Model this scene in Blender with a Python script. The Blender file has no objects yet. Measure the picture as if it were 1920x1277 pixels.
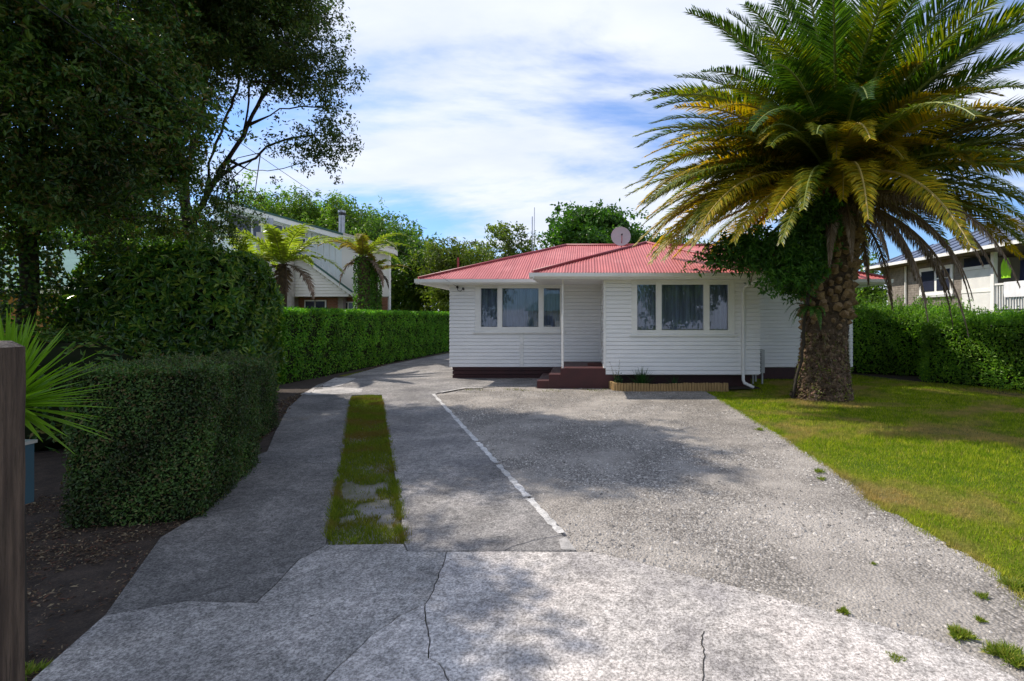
import bpy, math, random
import numpy as np
from mathutils import Vector
random.seed(7); rng = np.random.default_rng(11)
PI = math.pi
S = bpy.context.scene
C = S.collection
F = 960.0; VX = 1100.0; VY = 596.0; H = 1.85
# ------------------------------------------------------------ camera
cd = bpy.data.cameras.new('camera'); cam = bpy.data.objects.new('camera', cd); C.objects.link(cam)
cam.location = (0, 0, H); cam.rotation_euler = (PI/2, 0, 0)
cd.lens = 18; cd.sensor_width = 36; cd.clip_start = 0.05; cd.clip_end = 3000
cd.shift_x = -(VX-960)/1920; cd.shift_y = -(638.5-VY)/1920
S.camera = cam
# ------------------------------------------------------------ light
sdir = Vector((-2.45, 1.2, 3.0)).normalized()
elev = math.asin(sdir.z); az = math.atan2(sdir.x, sdir.y)
sl = bpy.data.lights.new('sun', 'SUN'); so = bpy.data.objects.new('sun', sl); C.objects.link(so)
sl.energy = 4.2; sl.angle = math.radians(0.53); sl.color = (1.0, 0.91, 0.80)
so.rotation_euler = sdir.to_track_quat('Z', 'Y').to_euler(); so.location = (-20, 10, 30)
W = bpy.data.worlds.new('World'); S.world = W; W.use_nodes = True
nt = W.node_tree; nt.nodes.clear(); N = nt.nodes; Lk = nt.links
def nd(tree, t, **k):
    n = tree.nodes.new(t)
    for a, b in k.items(): setattr(n, a, b)
    return n
def inp(n, **k):
    for a, b in k.items(): n.inputs[a.replace('_', ' ')].default_value = b
    return n
sky = nd(nt, 'ShaderNodeTexSky'); sky.sky_type = 'NISHITA'; sky.sun_disc = False
sky.sun_elevation = elev; sky.sun_rotation = az; sky.air_density = 1.0; sky.dust_density = 0.6; sky.ozone_density = 2.0
tc = nd(nt, 'ShaderNodeTexCoord'); sep = nd(nt, 'ShaderNodeSeparateXYZ'); Lk.new(tc.outputs['Generated'], sep.inputs[0])
zz = nd(nt, 'ShaderNodeMath', operation='MAXIMUM'); Lk.new(sep.outputs[2], zz.inputs[0]); zz.inputs[1].default_value = 0.0
za = nd(nt, 'ShaderNodeMath', operation='ADD'); Lk.new(zz.outputs[0], za.inputs[0]); za.inputs[1].default_value = 0.22
dx = nd(nt, 'ShaderNodeMath', operation='DIVIDE'); Lk.new(sep.outputs[0], dx.inputs[0]); Lk.new(za.outputs[0], dx.inputs[1])
dy = nd(nt, 'ShaderNodeMath', operation='DIVIDE'); Lk.new(sep.outputs[1], dy.inputs[0]); Lk.new(za.outputs[0], dy.inputs[1])
cmb = nd(nt, 'ShaderNodeCombineXYZ'); Lk.new(dx.outputs[0], cmb.inputs[0]); Lk.new(dy.outputs[0], cmb.inputs[1])
mp = nd(nt, 'ShaderNodeMapping'); Lk.new(cmb.outputs[0], mp.inputs[0])
mp.inputs['Rotation'].default_value = (0, 0, math.radians(25)); mp.inputs['Scale'].default_value = (0.8, 1.5, 1); mp.inputs['Location'].default_value = (3.1, 0.4, 0)
n1 = nd(nt, 'ShaderNodeTexNoise'); Lk.new(mp.outputs[0], n1.inputs['Vector']); inp(n1, Scale=0.85, Detail=9.0, Roughness=0.56, Distortion=0.35)
r1 = nd(nt, 'ShaderNodeMapRange'); Lk.new(n1.outputs[0], r1.inputs[0]); r1.inputs[1].default_value = 0.40; r1.inputs[2].default_value = 0.58
r1.interpolation_type = 'SMOOTHSTEP'; r1.inputs[3].default_value = 0.12; r1.inputs[4].default_value = 0.97
n2 = nd(nt, 'ShaderNodeTexNoise'); Lk.new(mp.outputs[0], n2.inputs['Vector']); inp(n2, Scale=2.4, Detail=6.0, Roughness=0.55)
cc = nd(nt, 'ShaderNodeMixRGB'); Lk.new(n2.outputs[0], cc.inputs[0]); cc.inputs[1].default_value = (4.5, 5.1, 6.7, 1); cc.inputs[2].default_value = (7.4, 7.55, 7.9, 1)
sat = nd(nt, 'ShaderNodeMixRGB', blend_type='MULTIPLY'); sat.inputs[0].default_value = 1; Lk.new(sky.outputs[0], sat.inputs[1]); sat.inputs[2].default_value = (0.55, 0.86, 1.25, 1)
mx = nd(nt, 'ShaderNodeMixRGB'); Lk.new(r1.outputs[0], mx.inputs[0]); Lk.new(sat.outputs[0], mx.inputs[1]); Lk.new(cc.outputs[0], mx.inputs[2])
bg = nd(nt, 'ShaderNodeBackground'); Lk.new(mx.outputs[0], bg.inputs[0]); bg.inputs[1].default_value = 0.113
wo = nd(nt, 'ShaderNodeOutputWorld'); Lk.new(bg.outputs[0], wo.inputs[0])
S.view_settings.view_transform = 'Standard'; S.view_settings.look = 'None'
S.view_settings.exposure = 0.45; S.view_settings.gamma = 1.0; S.view_settings.use_curve_mapping = False
# ------------------------------------------------------------ helpers
def PX(px, Y): return (px-VX)*Y/F
def PZ(py, Y): return H+(VY-py)*Y/F
def G(px, py):                      # ground point seen at a pixel of the 1920 px photograph
    Y = F*H/(py-VY); return ((px-VX)*Y/F, Y)
def tag(o, label=None, cat=None, group=None, kind=None):
    if label: o['label'] = label
    if cat: o['category'] = cat
    if group: o['group'] = group
    if kind: o['kind'] = kind
    return o
def empty(name, loc=(0, 0, 0), rz=0, **k):
    o = bpy.data.objects.new(name, None); C.objects.link(o); o.location = loc; o.rotation_euler = (0, 0, rz)
    o.empty_display_size = 0.2
    return tag(o, **k)
class MB:
    def __init__(s): s.v = []; s.f = []; s.n = 0; s.m = []
    def add(s, v, faces, mi=0):
        v = np.asarray(v, float).reshape(-1, 3); s.v.append(v)
        if isinstance(faces, np.ndarray): s.f.append(faces+s.n); s.m.append(np.full(len(faces), mi))
        else:
            for f in faces: s.f.append(np.array([f])+s.n); s.m.append(np.array([mi]))
        s.n += len(v); return s
    def box(s, x0, x1, y0, y1, z0, z1, mi=0):
        v = [(x, y, z) for z in (z0, z1) for y in (y0, y1) for x in (x0, x1)]
        return s.add(v, np.array([[0, 2, 3, 1], [4, 5, 7, 6], [0, 1, 5, 4], [2, 6, 7, 3], [0, 4, 6, 2], [1, 3, 7, 5]]), mi)
    def hexa(s, v, mi=0):           # 8 points: bottom ring 4, top ring 4
        return s.add(v, np.array([[3, 2, 1, 0], [4, 5, 6, 7], [0, 1, 5, 4], [1, 2, 6, 5], [2, 3, 7, 6], [3, 0, 4, 7]]), mi)
    def tube(s, pts, r, n=8, cap=True, mi=0):
        pts = np.asarray(pts, float); k = len(pts); r = np.full(k, r) if np.isscalar(r) else np.asarray(r)
        T = np.gradient(pts, axis=0); T /= np.linalg.norm(T, axis=1)[:, None]+1e-9
        vs = []
        a = np.array([0, 0, 1.0]) if abs(T[0][2]) < 0.8 else np.array([1.0, 0, 0])
        for i in range(k):
            u = np.cross(T[i], a); u /= np.linalg.norm(u)+1e-9; w = np.cross(T[i], u); a = -np.cross(T[i], u) if False else np.cross(u, T[i])
            th = np.arange(n)*2*PI/n
            vs.append(pts[i]+r[i]*(np.cos(th)[:, None]*u+np.sin(th)[:, None]*w))
            a = np.cross(u, T[i]); a = a/np.linalg.norm(a)
        v = np.concatenate(vs); q = []
        for i in range(k-1):
            for j in range(n):
                q.append([i*n+j, i*n+(j+1) % n, (i+1)*n+(j+1) % n, (i+1)*n+j])
        s.add(v, np.array(q), mi)
        if cap:
            s.f.append(np.array([list(range(n))[::-1]])+s.n-len(v)); s.m.append(np.array([mi]))
            s.f.append(np.array([list(range((k-1)*n, k*n))])+s.n-len(v)); s.m.append(np.array([mi]))
        return s
    def prism(s, poly, z0, z1, mi=0):
        n = len(poly); v = [(p[0], p[1], z0) for p in poly]+[(p[0], p[1], z1) for p in poly]
        A = sum(poly[i][0]*poly[(i+1) % n][1]-poly[(i+1) % n][0]*poly[i][1] for i in range(n))
        f = [list(range(n))[::-1], list(range(n, 2*n))]+[[i, (i+1) % n, n+(i+1) % n, n+i] for i in range(n)]
        if A < 0: f = [g[::-1] for g in f]
        return s.add(v, f, mi)
    def build(s, name, mats, parent=None, smooth=False, **k):
        me = bpy.data.meshes.new(name); V = np.concatenate(s.v)
        me.vertices.add(len(V)); me.vertices.foreach_set('co', V.ravel())
        tot = np.concatenate([np.full(len(f), f.shape[1]) for f in s.f]); li = np.concatenate([f.ravel() for f in s.f])
        me.loops.add(len(li)); me.loops.foreach_set('vertex_index', li.astype(np.int32))
        me.polygons.add(len(tot)); st = np.concatenate([[0], np.cumsum(tot)[:-1]])
        me.polygons.foreach_set('loop_start', st.astype(np.int32)); me.polygons.foreach_set('loop_total', tot.astype(np.int32))
        if not isinstance(mats, (list, tuple)): mats = [mats]
        for m in mats: me.materials.append(m)
        me.polygons.foreach_set('material_index', np.concatenate(s.m).astype(np.int32))
        me.update(calc_edges=True)
        me.polygons.foreach_set('use_smooth', np.full(len(tot), smooth))
        o = bpy.data.objects.new(name, me); C.objects.link(o)
        if parent: o.parent = parent
        return tag(o, **k)
def bxo(name, m, parent, *a, **k): return MB().box(*a).build(name, m, parent, **k)
def unit(a): return a/(np.linalg.norm(a, axis=-1, keepdims=True)+1e-9)
def leaf_quads(mb, c, ax, nr, L, Wd, mi=0, fold=0.0):
    """diamond leaves: c = base points, ax = long axis, nr = rough normal"""
    n = len(c); ax = unit(ax); sd = unit(np.cross(ax, nr)); up = np.cross(sd, ax)
    L = np.broadcast_to(L, n)[:, None]; Wd = np.broadcast_to(Wd, n)[:, None]
    v = np.empty((n, 4, 3)); v[:, 0] = c; v[:, 1] = c+ax*L*0.45+sd*Wd*0.5+up*L*0.08; v[:, 2] = c+ax*L-up*L*0.1; v[:, 3] = c+ax*L*0.45-sd*Wd*0.5+up*L*0.08
    mb.add(v.reshape(-1, 3), np.arange(4*n).reshape(n, 4), mi)
def inpoly(P, poly):
    x, y = P[:, 0], P[:, 1]; ins = np.zeros(len(P), bool); n = len(poly); j = n-1
    for i in range(n):
        xi, yi = poly[i]; xj, yj = poly[j]
        c = ((yi > y) != (yj > y)) & (x < (xj-xi)*(y-yi)/(yj-yi+1e-12)+xi); ins ^= c; j = i
    return ins
def wob(P, s=1.0, ph=0.0):          # smooth pseudo noise of points, about -1..1
    x, y, z = P[:, 0]*s+ph, P[:, 1]*s+ph*1.7, P[:, 2]*s-ph
    return (np.sin(1.3*x+2.1*y+np.sin(1.7*z+x))+np.sin(2.9*y-1.1*z+1.3*np.sin(2.3*x))+np.sin(3.7*z+1.9*x+np.sin(3.1*y)))/3
# ------------------------------------------------------------ materials
def newmat(name):
    m = bpy.data.materials.new(name); m.use_nodes = True; t = m.node_tree; t.nodes.clear()
    return m, t, nd(t, 'ShaderNodeOutputMaterial')
def col4(c): return (c[0], c[1], c[2], 1)
def ramp(t, src, stops):
    r = nd(t, 'ShaderNodeValToRGB'); e = r.color_ramp.elements
    while len(e) < len(stops): e.new(0.5)
    for i, (p, c) in enumerate(stops): e[i].position = p; e[i].color = col4(c)
    t.links.new(src, r.inputs[0]); return r.outputs[0]
def coords(t, scale=(1, 1, 1), kind='Object'):
    a = nd(t, 'ShaderNodeTexCoord'); m = nd(t, 'ShaderNodeMapping'); t.links.new(a.outputs[kind], m.inputs[0]); m.inputs['Scale'].default_value = scale
    return m.outputs[0]
def noise(t, vec, sc, det=4.0, rough=0.55, dist=0.0):
    n = nd(t, 'ShaderNodeTexNoise'); t.links.new(vec, n.inputs['Vector']); inp(n, Scale=sc, Detail=det, Roughness=rough, Distortion=dist); return n.outputs[0]
def mixc(t, f, a, b, bt='MIX'):
    m = nd(t, 'ShaderNodeMixRGB', blend_type=bt)
    for i, s in ((0, f), (1, a), (2, b)):
        if isinstance(s, (int, float)): m.inputs[i].default_value = s
        elif isinstance(s, tuple): m.inputs[i].default_value = col4(s)
        else: t.links.new(s, m.inputs[i])
    return m.outputs[0]
def surf(name, c1, c2=None, sc=3.0, rough=0.6, bump=0.0, bsc=30.0, spec=0.4, metal=0.0, stretch=(1, 1, 1), fine=None, stops=(0.35, 0.68), bd=0.02):
    m, t, out = newmat(name); b = nd(t, 'ShaderNodeBsdfPrincipled'); t.links.new(b.outputs[0], out.inputs[0])
    inp(b, Roughness=rough, Metallic=metal); b.inputs['Specular IOR Level'].default_value = spec
    v = coords(t, stretch)
    if c2 is None: c2 = tuple(x*0.86 for x in c1)
    c = ramp(t, noise(t, v, sc), [(stops[0], c1), (stops[1], c2)])
    if fine:
        c = mixc(t, 1.0, c, ramp(t, noise(t, v, fine[0], 3.0, 0.7), [(0.3, (1-fine[1],)*3), (0.7, (1+fine[1]*0.6,)*3)]), 'MULTIPLY')
    t.links.new(c, b.inputs['Base Color'])
    if bump:
        bp = nd(t, 'ShaderNodeBump'); bp.inputs['Strength'].default_value = bump; bp.inputs['Distance'].default_value = bd
        t.links.new(noise(t, v, bsc, 5.0, 0.65), bp.inputs['Height']); t.links.new(bp.outputs[0], b.inputs['Normal'])
    return m
def leafmat(name, cols, trans=0.35, rough=0.45, patch=0.45, psc=0.8, spec=0.35, tint=None):
    m, t, out = newmat(name); g = nd(t, 'ShaderNodeNewGeometry')
    n = len(cols); c = ramp(t, g.outputs['Random Per Island'], [(i/(n-1)*0.95+0.02, cc_) for i, cc_ in enumerate(cols)])
    v = coords(t)
    c = mixc(t, 1.0, c, ramp(t, noise(t, v, psc, 3.0), [(0.35, (1-patch,)*3), (0.65, (1+patch*0.45,)*3)]), 'MULTIPLY')
    b = nd(t, 'ShaderNodeBsdfPrincipled'); inp(b, Roughness=rough); b.inputs['Specular IOR Level'].default_value = spec
    t.links.new(c, b.inputs['Base Color'])
    tr = nd(t, 'ShaderNodeBsdfTranslucent'); t.links.new(mixc(t, 1.0, c, tint or (1.25, 1.45, 0.5), 'MULTIPLY'), tr.inputs[0])
    ms = nd(t, 'ShaderNodeMixShader'); ms.inputs[0].default_value = trans
    t.links.new(b.outputs[0], ms.inputs[1]); t.links.new(tr.outputs[0], ms.inputs[2]); t.links.new(ms.outputs[0], out.inputs[0])
    return m
M = {}
M['white'] = surf('white_paint', (0.88, 0.87, 0.85), (0.83, 0.825, 0.81), 2.2, 0.45, 0.05, 9, fine=(60, 0.04), stretch=(1, 1, 3))
M['trim'] = surf('trim_paint', (0.84, 0.83, 0.79), (0.76, 0.75, 0.72), 3.0, 0.4)
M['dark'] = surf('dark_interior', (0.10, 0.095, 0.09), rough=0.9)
M['maroon'] = surf('maroon_paint', (0.05, 0.013, 0.013), (0.035, 0.010, 0.011), 4, 0.5, 0.2, 25, fine=(40, 0.2))
M['maroonstep'] = surf('maroon_step_paint', (0.075, 0.020, 0.020), (0.055, 0.017, 0.017), 3, 0.5, 0.2, 25, fine=(50, 0.25))
M['ridge'] = surf('dark_red_capping', (0.30, 0.035, 0.045), (0.22, 0.03, 0.035), 3, 0.5)
M['black'] = surf('black_plastic', (0.02, 0.02, 0.022), rough=0.5)
M['metal'] = surf('galvanised_metal', (0.42, 0.43, 0.45), (0.3, 0.31, 0.33), 6, 0.35, metal=0.7)
M['grey'] = surf('grey_plastic', (0.5, 0.5, 0.53), rough=0.5)
M['greypaint'] = surf('grey_metal_cabinet', (0.55, 0.56, 0.55), rough=0.5)
M['log'] = surf('pine_log', (0.42, 0.28, 0.12), (0.30, 0.19, 0.08), 12, 0.8, 0.3, 40, stretch=(1, 1, .3), fine=(60, 0.25))
M['post'] = surf('weathered_brown_post', (0.17, 0.115, 0.085), (0.045, 0.028, 0.022), 7, 0.8, 1.0, 18, stretch=(9, 9, 0.5), fine=(14, 0.7), bd=.012)
M['posttop'] = surf('grey_weathered_endgrain', (0.17, 0.14, 0.12), (0.09, 0.07, 0.06), 18, 0.85, 0.8, 60, fine=(70, 0.5))
M['teal'] = surf('dark_teal_paint', (0.012, 0.05, 0.075), rough=0.5)
M['soil'] = surf('brown_soil', (0.06, 0.042, 0.03), (0.025, 0.017, 0.011), 6, 0.95, 0.8, 40, fine=(80, 0.6))
M['bark'] = surf('dark_bark', (0.055, 0.045, 0.035), (0.03, 0.024, 0.018), 5, 0.9, 0.7, 22, stretch=(3, 3, 0.7), bd=0.05)
M['palmbark'] = surf('palm_fibre_bark', (0.13, 0.085, 0.05), (0.05, 0.034, 0.022), 7, 0.95, 1.0, 26, fine=(40, 0.5), bd=0.05)
M['boot'] = surf('tan_frond_stub', (0.36, 0.24, 0.12), (0.16, 0.10, 0.055), 9, 0.85, 0.8, 40, fine=(30, 0.4))
M['curtain_lining'] = surf('blue_grey_curtain', (0.20, 0.20, 0.25), rough=0.9)
M['brick'] = surf('brown_brick', (0.30, 0.13, 0.07), (0.20, 0.09, 0.05), 2.7, 0.85, 0.3, 40, fine=(9, 0.35))
M['mortar'] = surf('mortar', (0.34, 0.30, 0.26), rough=0.9)
M['block'] = surf('grey_brown_brick', (0.27, 0.235, 0.20), (0.19, 0.165, 0.14), 2.9, 0.85, 0.3, 40, fine=(7, 0.3))
M['cream'] = surf('cream_cladding', (0.80, 0.77, 0.70), (0.74, 0.71, 0.65), 1, 0.6)
M['palegreen'] = surf('pale_cladding', (0.80, 0.84, 0.82), (0.74, 0.78, 0.76), 1, 0.6)
M['greenroof'] = surf('dark_green_metal', (0.03, 0.10, 0.08), rough=0.45)
M['tealroof'] = surf('pale_green_iron_roof', (0.13, 0.24, 0.22), (0.10, 0.19, 0.18), 1.5, 0.85, spec=.1)
M['blueroof'] = surf('blue_grey_metal_roof', (0.12, 0.15, 0.22), (0.09, 0.115, 0.17), 1.5, 0.7, spec=.2)
M['brownsoffit'] = surf('brown_soffit', (0.10, 0.07, 0.05), rough=.8)
M['stucco'] = surf('stained_plaster', (0.62, 0.58, 0.52), (0.35, 0.32, 0.28), 2, 0.9, 0.3, 20)
M['ochre'] = surf('ochre_brick_wall', (0.45, 0.21, 0.06), (0.32, 0.15, 0.05), 3, 0.9)
M['hivis'] = surf('hi_vis_fabric', (0.42, 0.85, 0.03), rough=0.8)
M['navy'] = surf('navy_fabric', (0.01, 0.014, 0.05), rough=0.9)
M['towel'] = surf('white_towel', (0.82, 0.82, 0.84), rough=0.95)
M['mat'] = surf('brown_door_mat', (0.09, 0.025, 0.02), rough=0.95, bump=0.5, bsc=120)
M['stem'] = surf('green_brown_stem', (0.09, 0.10, 0.03), rough=0.8)
M['drystem'] = surf('pale_dry_stem', (0.3, 0.24, 0.12), rough=0.8)
# roof paint
def roofmat():
    m, t, out = newmat('pink_red_roof_paint'); b = nd(t, 'ShaderNodeBsdfPrincipled'); t.links.new(b.outputs[0], out.inputs[0])
    inp(b, Roughness=0.5); b.inputs['Specular IOR Level'].default_value = 0.35
    v = coords(t)
    c = ramp(t, noise(t, v, 0.9, 5), [(0.3, (0.50, 0.132, 0.125)), (0.5, (0.43, 0.108, 0.105)), (0.7, (0.53, 0.17, 0.16))])
    c = mixc(t, 1.0, c, ramp(t, noise(t, coords(t, (1, .06, .06)), 7, 5, 0.7), [(0.35, (0.86, 0.84, 0.84)), (0.62, (1.06, 1.07, 1.07))]), 'MULTIPLY')
    c = mixc(t, 1.0, c, ramp(t, noise(t, v, 9, 6, 0.8), [(0.26, (0.6, 0.62, 0.6)), (0.36, (1, 1, 1))]), 'MULTIPLY')
    t.links.new(c, b.inputs['Base Color']); return m
M['roof'] = roofmat()
def glassmat(name, tintc=(0.75, 0.8, 0.85), ior=1.55, base=0.03):
    m, t, out = newmat(name); f = nd(t, 'ShaderNodeFresnel'); f.inputs[0].default_value = ior
    a = nd(t, 'ShaderNodeMath', operation='MULTIPLY_ADD'); t.links.new(f.outputs[0], a.inputs[0]); a.inputs[1].default_value = 0.55; a.inputs[2].default_value = base
    tr = nd(t, 'ShaderNodeBsdfTransparent'); tr.inputs[0].default_value = col4(tintc)
    gl = nd(t, 'ShaderNodeBsdfGlossy'); gl.inputs['Roughness'].default_value = 0.0; gl.inputs[0].default_value = (0.9, 0.92, 1, 1)
    ms = nd(t, 'ShaderNodeMixShader'); t.links.new(a.outputs[0], ms.inputs[0]); t.links.new(tr.outputs[0], ms.inputs[1]); t.links.new(gl.outputs[0], ms.inputs[2])
    t.links.new(ms.outputs[0], out.inputs[0]); return m
M['glass'] = glassmat('window_glass')
M['darkglass'] = surf('dark_window_glass', (0.03, 0.035, 0.06), rough=0.05, spec=0.6)
def curtmat():
    m, t, out = newmat('sheer_net_curtain'); d = nd(t, 'ShaderNodeBsdfDiffuse'); d.inputs[0].default_value = (0.62, 0.62, 0.68, 1)
    tr = nd(t, 'ShaderNodeBsdfTransparent'); ms = nd(t, 'ShaderNodeMixShader')
    v = coords(t, (1, 1, 0.05)); f = ramp(t, noise(t, v, 11, 3), [(0.35, (0.45,)*3), (0.7, (0.9,)*3)])
    t.links.new(f, ms.inputs[0]); t.links.new(tr.outputs[0], ms.inputs[1]); t.links.new(d.outputs[0], ms.inputs[2]); t.links.new(ms.outputs[0], out.inputs[0]); return m
M['net'] = curtmat()
def concretemat(name, lo, hi, stain, warm=(1, 1, 1)):
    m, t, out = newmat(name); b = nd(t, 'ShaderNodeBsdfPrincipled'); t.links.new(b.outputs[0], out.inputs[0]); inp(b, Roughness=0.85)
    b.inputs['Specular IOR Level'].default_value = 0.25
    v = coords(t)
    sp = ramp(t, noise(t, v, 60, 5, 0.85), [(0.42, lo), (0.50, tuple((a+c)/2 for a, c in zip(lo, hi))), (0.57, hi)])
    sp = mixc(t, 1.0, sp, ramp(t, noise(t, v, 14, 6, 0.75), [(0.40, (0.68,)*3), (0.56, (1.08,)*3)]), 'MULTIPLY')
    st = ramp(t, noise(t, v, 1.1, 7, 0.68, 0.3), [(0.34, stain), (0.5, (0.85, 0.85, 0.84)), (0.62, (1.12, 1.1, 1.08))])
    c = mixc(t, 1.0, sp, st, 'MULTIPLY'); c = mixc(t, 1.0, c, warm, 'MULTIPLY')
    c = mixc(t, 1.0, c, ramp(t, noise(t, v, 0.42, 4, 0.6, 1.5), [(0.38, (0.78, 0.77, 0.76)), (0.6, (1.06, 1.05, 1.04))]), 'MULTIPLY')
    c = mixc(t, 1.0, c, ramp(t, noise(t, v, 4.5, 6, 0.8, 0.8), [(0.28, (0.6, 0.59, 0.57)), (0.40, (1, 1, 1))]), 'MULTIPLY')
    sp2 = ramp(t, noise(t, v, 33, 2, 0.5), [(0.24, (0.35,)*3), (0.30, (1,)*3)])
    c = mixc(t, 1.0, c, sp2, 'MULTIPLY')
    t.links.new(c, b.inputs['Base Color'])
    bp = nd(t, 'ShaderNodeBump'); bp.inputs['Strength'].default_value = 0.55; bp.inputs['Distance'].default_value = 0.012
    t.links.new(noise(t, v, 90, 4, 0.75), bp.inputs['Height']); t.links.new(bp.outputs[0], b.inputs['Normal']); return m
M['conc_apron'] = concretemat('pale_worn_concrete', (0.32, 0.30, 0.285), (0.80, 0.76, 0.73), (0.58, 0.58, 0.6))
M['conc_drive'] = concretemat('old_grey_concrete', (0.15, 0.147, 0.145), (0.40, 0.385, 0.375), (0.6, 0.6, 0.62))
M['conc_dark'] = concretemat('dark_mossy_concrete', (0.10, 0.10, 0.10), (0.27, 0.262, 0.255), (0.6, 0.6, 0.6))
M['conc_left'] = concretemat('dark_shade_toned_left_track_concrete', (0.10, 0.098, 0.095), (0.29, 0.28, 0.27), (0.6, 0.6, 0.6))  # own darker tone, deepened further so the colour carries tree shade
M['conc_left_apron'] = concretemat('shade_toned_left_apron_concrete', (0.20, 0.193, 0.187), (0.56, 0.54, 0.52), (0.6, 0.6, 0.6))  # apron concrete again, its colour darkened to carry the tree shade
M['conc_new'] = concretemat('smooth_new_concrete', (0.42, 0.41, 0.40), (0.5, 0.49, 0.48), (0.85, 0.85, 0.85))
M['linepaint'] = concretemat('worn_white_paint', (0.5, 0.5, 0.5), (0.8, 0.79, 0.77), (0.75, 0.75, 0.75))
M['crackfill'] = surf('dark_crack', (0.035, 0.033, 0.03), rough=1)
def gravelmat():
    m, t, out = newmat('grey_gravel_bed'); b = nd(t, 'ShaderNodeBsdfPrincipled'); t.links.new(b.outputs[0], out.inputs[0]); inp(b, Roughness=0.95)
    b.inputs['Specular IOR Level'].default_value = 0.1
    v = coords(t); vo = nd(t, 'ShaderNodeTexVoronoi'); t.links.new(v, vo.inputs['Vector']); vo.inputs['Scale'].default_value = 48
    c = ramp(t, vo.outputs['Color'], [(0.0, (0.17, 0.16, 0.147)), (0.5, (0.30, 0.28, 0.257)), (1.0, (0.46, 0.43, 0.395))])
    c = mixc(t, 1.0, c, ramp(t, vo.outputs['Distance'], [(0.25, (1.05,)*3), (0.75, (0.5,)*3)]), 'MULTIPLY')
    dust = ramp(t, noise(t, v, 0.7, 7, 0.65, 0.4), [(0.45, (0,)*3), (0.62, (0.8,)*3)])
    c = mixc(t, dust, c, (0.42, 0.39, 0.355))
    c = mixc(t, 1.0, c, ramp(t, noise(t, v, 2.2, 5, 0.6), [(0.3, (0.82, 0.81, 0.8)), (0.7, (1.1, 1.09, 1.07))]), 'MULTIPLY')
    c = mixc(t, 1.0, c, ramp(t, noise(t, v, 120, 3, 0.8), [(0.3, (0.75,)*3), (0.7, (1.15,)*3)]), 'MULTIPLY')
    t.links.new(c, b.inputs['Base Color'])
    bp = nd(t, 'ShaderNodeBump'); bp.inputs['Strength'].default_value = 0.9; bp.inputs['Distance'].default_value = 0.012
    inv = nd(t, 'ShaderNodeMath', operation='SUBTRACT'); inv.inputs[0].default_value = 1; t.links.new(vo.outputs['Distance'], inv.inputs[1])
    t.links.new(inv.outputs[0], bp.inputs['Height']); t.links.new(bp.outputs[0], b.inputs['Normal']); return m
M['gravel'] = gravelmat()
M['stone'] = leafmat('gravel_stone', [(0.13, 0.122, 0.112), (0.29, 0.272, 0.25), (0.37, 0.347, 0.317), (0.43, 0.40, 0.36), (0.54, 0.505, 0.46)], trans=0.0, rough=0.9, patch=0.12, spec=0.1)
def lawnmat():
    m, t, out = newmat('lawn_turf'); b = nd(t, 'ShaderNodeBsdfPrincipled'); t.links.new(b.outputs[0], out.inputs[0]); inp(b, Roughness=0.95)
    b.inputs['Specular IOR Level'].default_value = 0.1
    v = coords(t)
    c = ramp(t, noise(t, v, 0.55, 6, 0.62, 0.5), [(0.38, (0.11, 0.17, 0.018)), (0.5, (0.19, 0.22, 0.02)), (0.60, (0.26, 0.23, 0.06)), (0.70, (0.28, 0.21, 0.11))])
    c = mixc(t, 1.0, c, ramp(t, noise(t, v, 30, 5, 0.8), [(0.35, (0.5,)*3), (0.65, (1.2,)*3)]), 'MULTIPLY')
    t.links.new(c, b.inputs['Base Color'])
    bp = nd(t, 'ShaderNodeBump'); bp.inputs['Strength'].default_value = 1.0; bp.inputs['Distance'].default_value = 0.03
    t.links.new(noise(t, v, 45, 4, 0.8), bp.inputs['Height']); t.links.new(bp.outputs[0], b.inputs['Normal']); return m
M['lawn'] = lawnmat()
def blademat(name, g1, g2, dry, psc=0.55):
    m, t, out = newmat(name); g = nd(t, 'ShaderNodeNewGeometry'); v = coords(t)
    c = ramp(t, g.outputs['Random Per Island'], [(0.0, g1), (0.55, g2), (1.0, tuple(x*1.25 for x in g2))])
    p = ramp(t, noise(t, v, psc, 6, 0.62, 0.5), [(0.47, (0,)*3), (0.62, (0.95,)*3)])
    c = mixc(t, p, c, dry)
    d = nd(t, 'ShaderNodeBsdfDiffuse'); t.links.new(c, d.inputs[0]); tr = nd(t, 'ShaderNodeBsdfTranslucent'); t.links.new(c, tr.inputs[0])
    ms = nd(t, 'ShaderNodeMixShader'); ms.inputs[0].default_value = 0.4; t.links.new(d.outputs[0], ms.inputs[1]); t.links.new(tr.outputs[0], ms.inputs[2])
    t.links.new(ms.outputs[0], out.inputs[0]); return m
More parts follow.
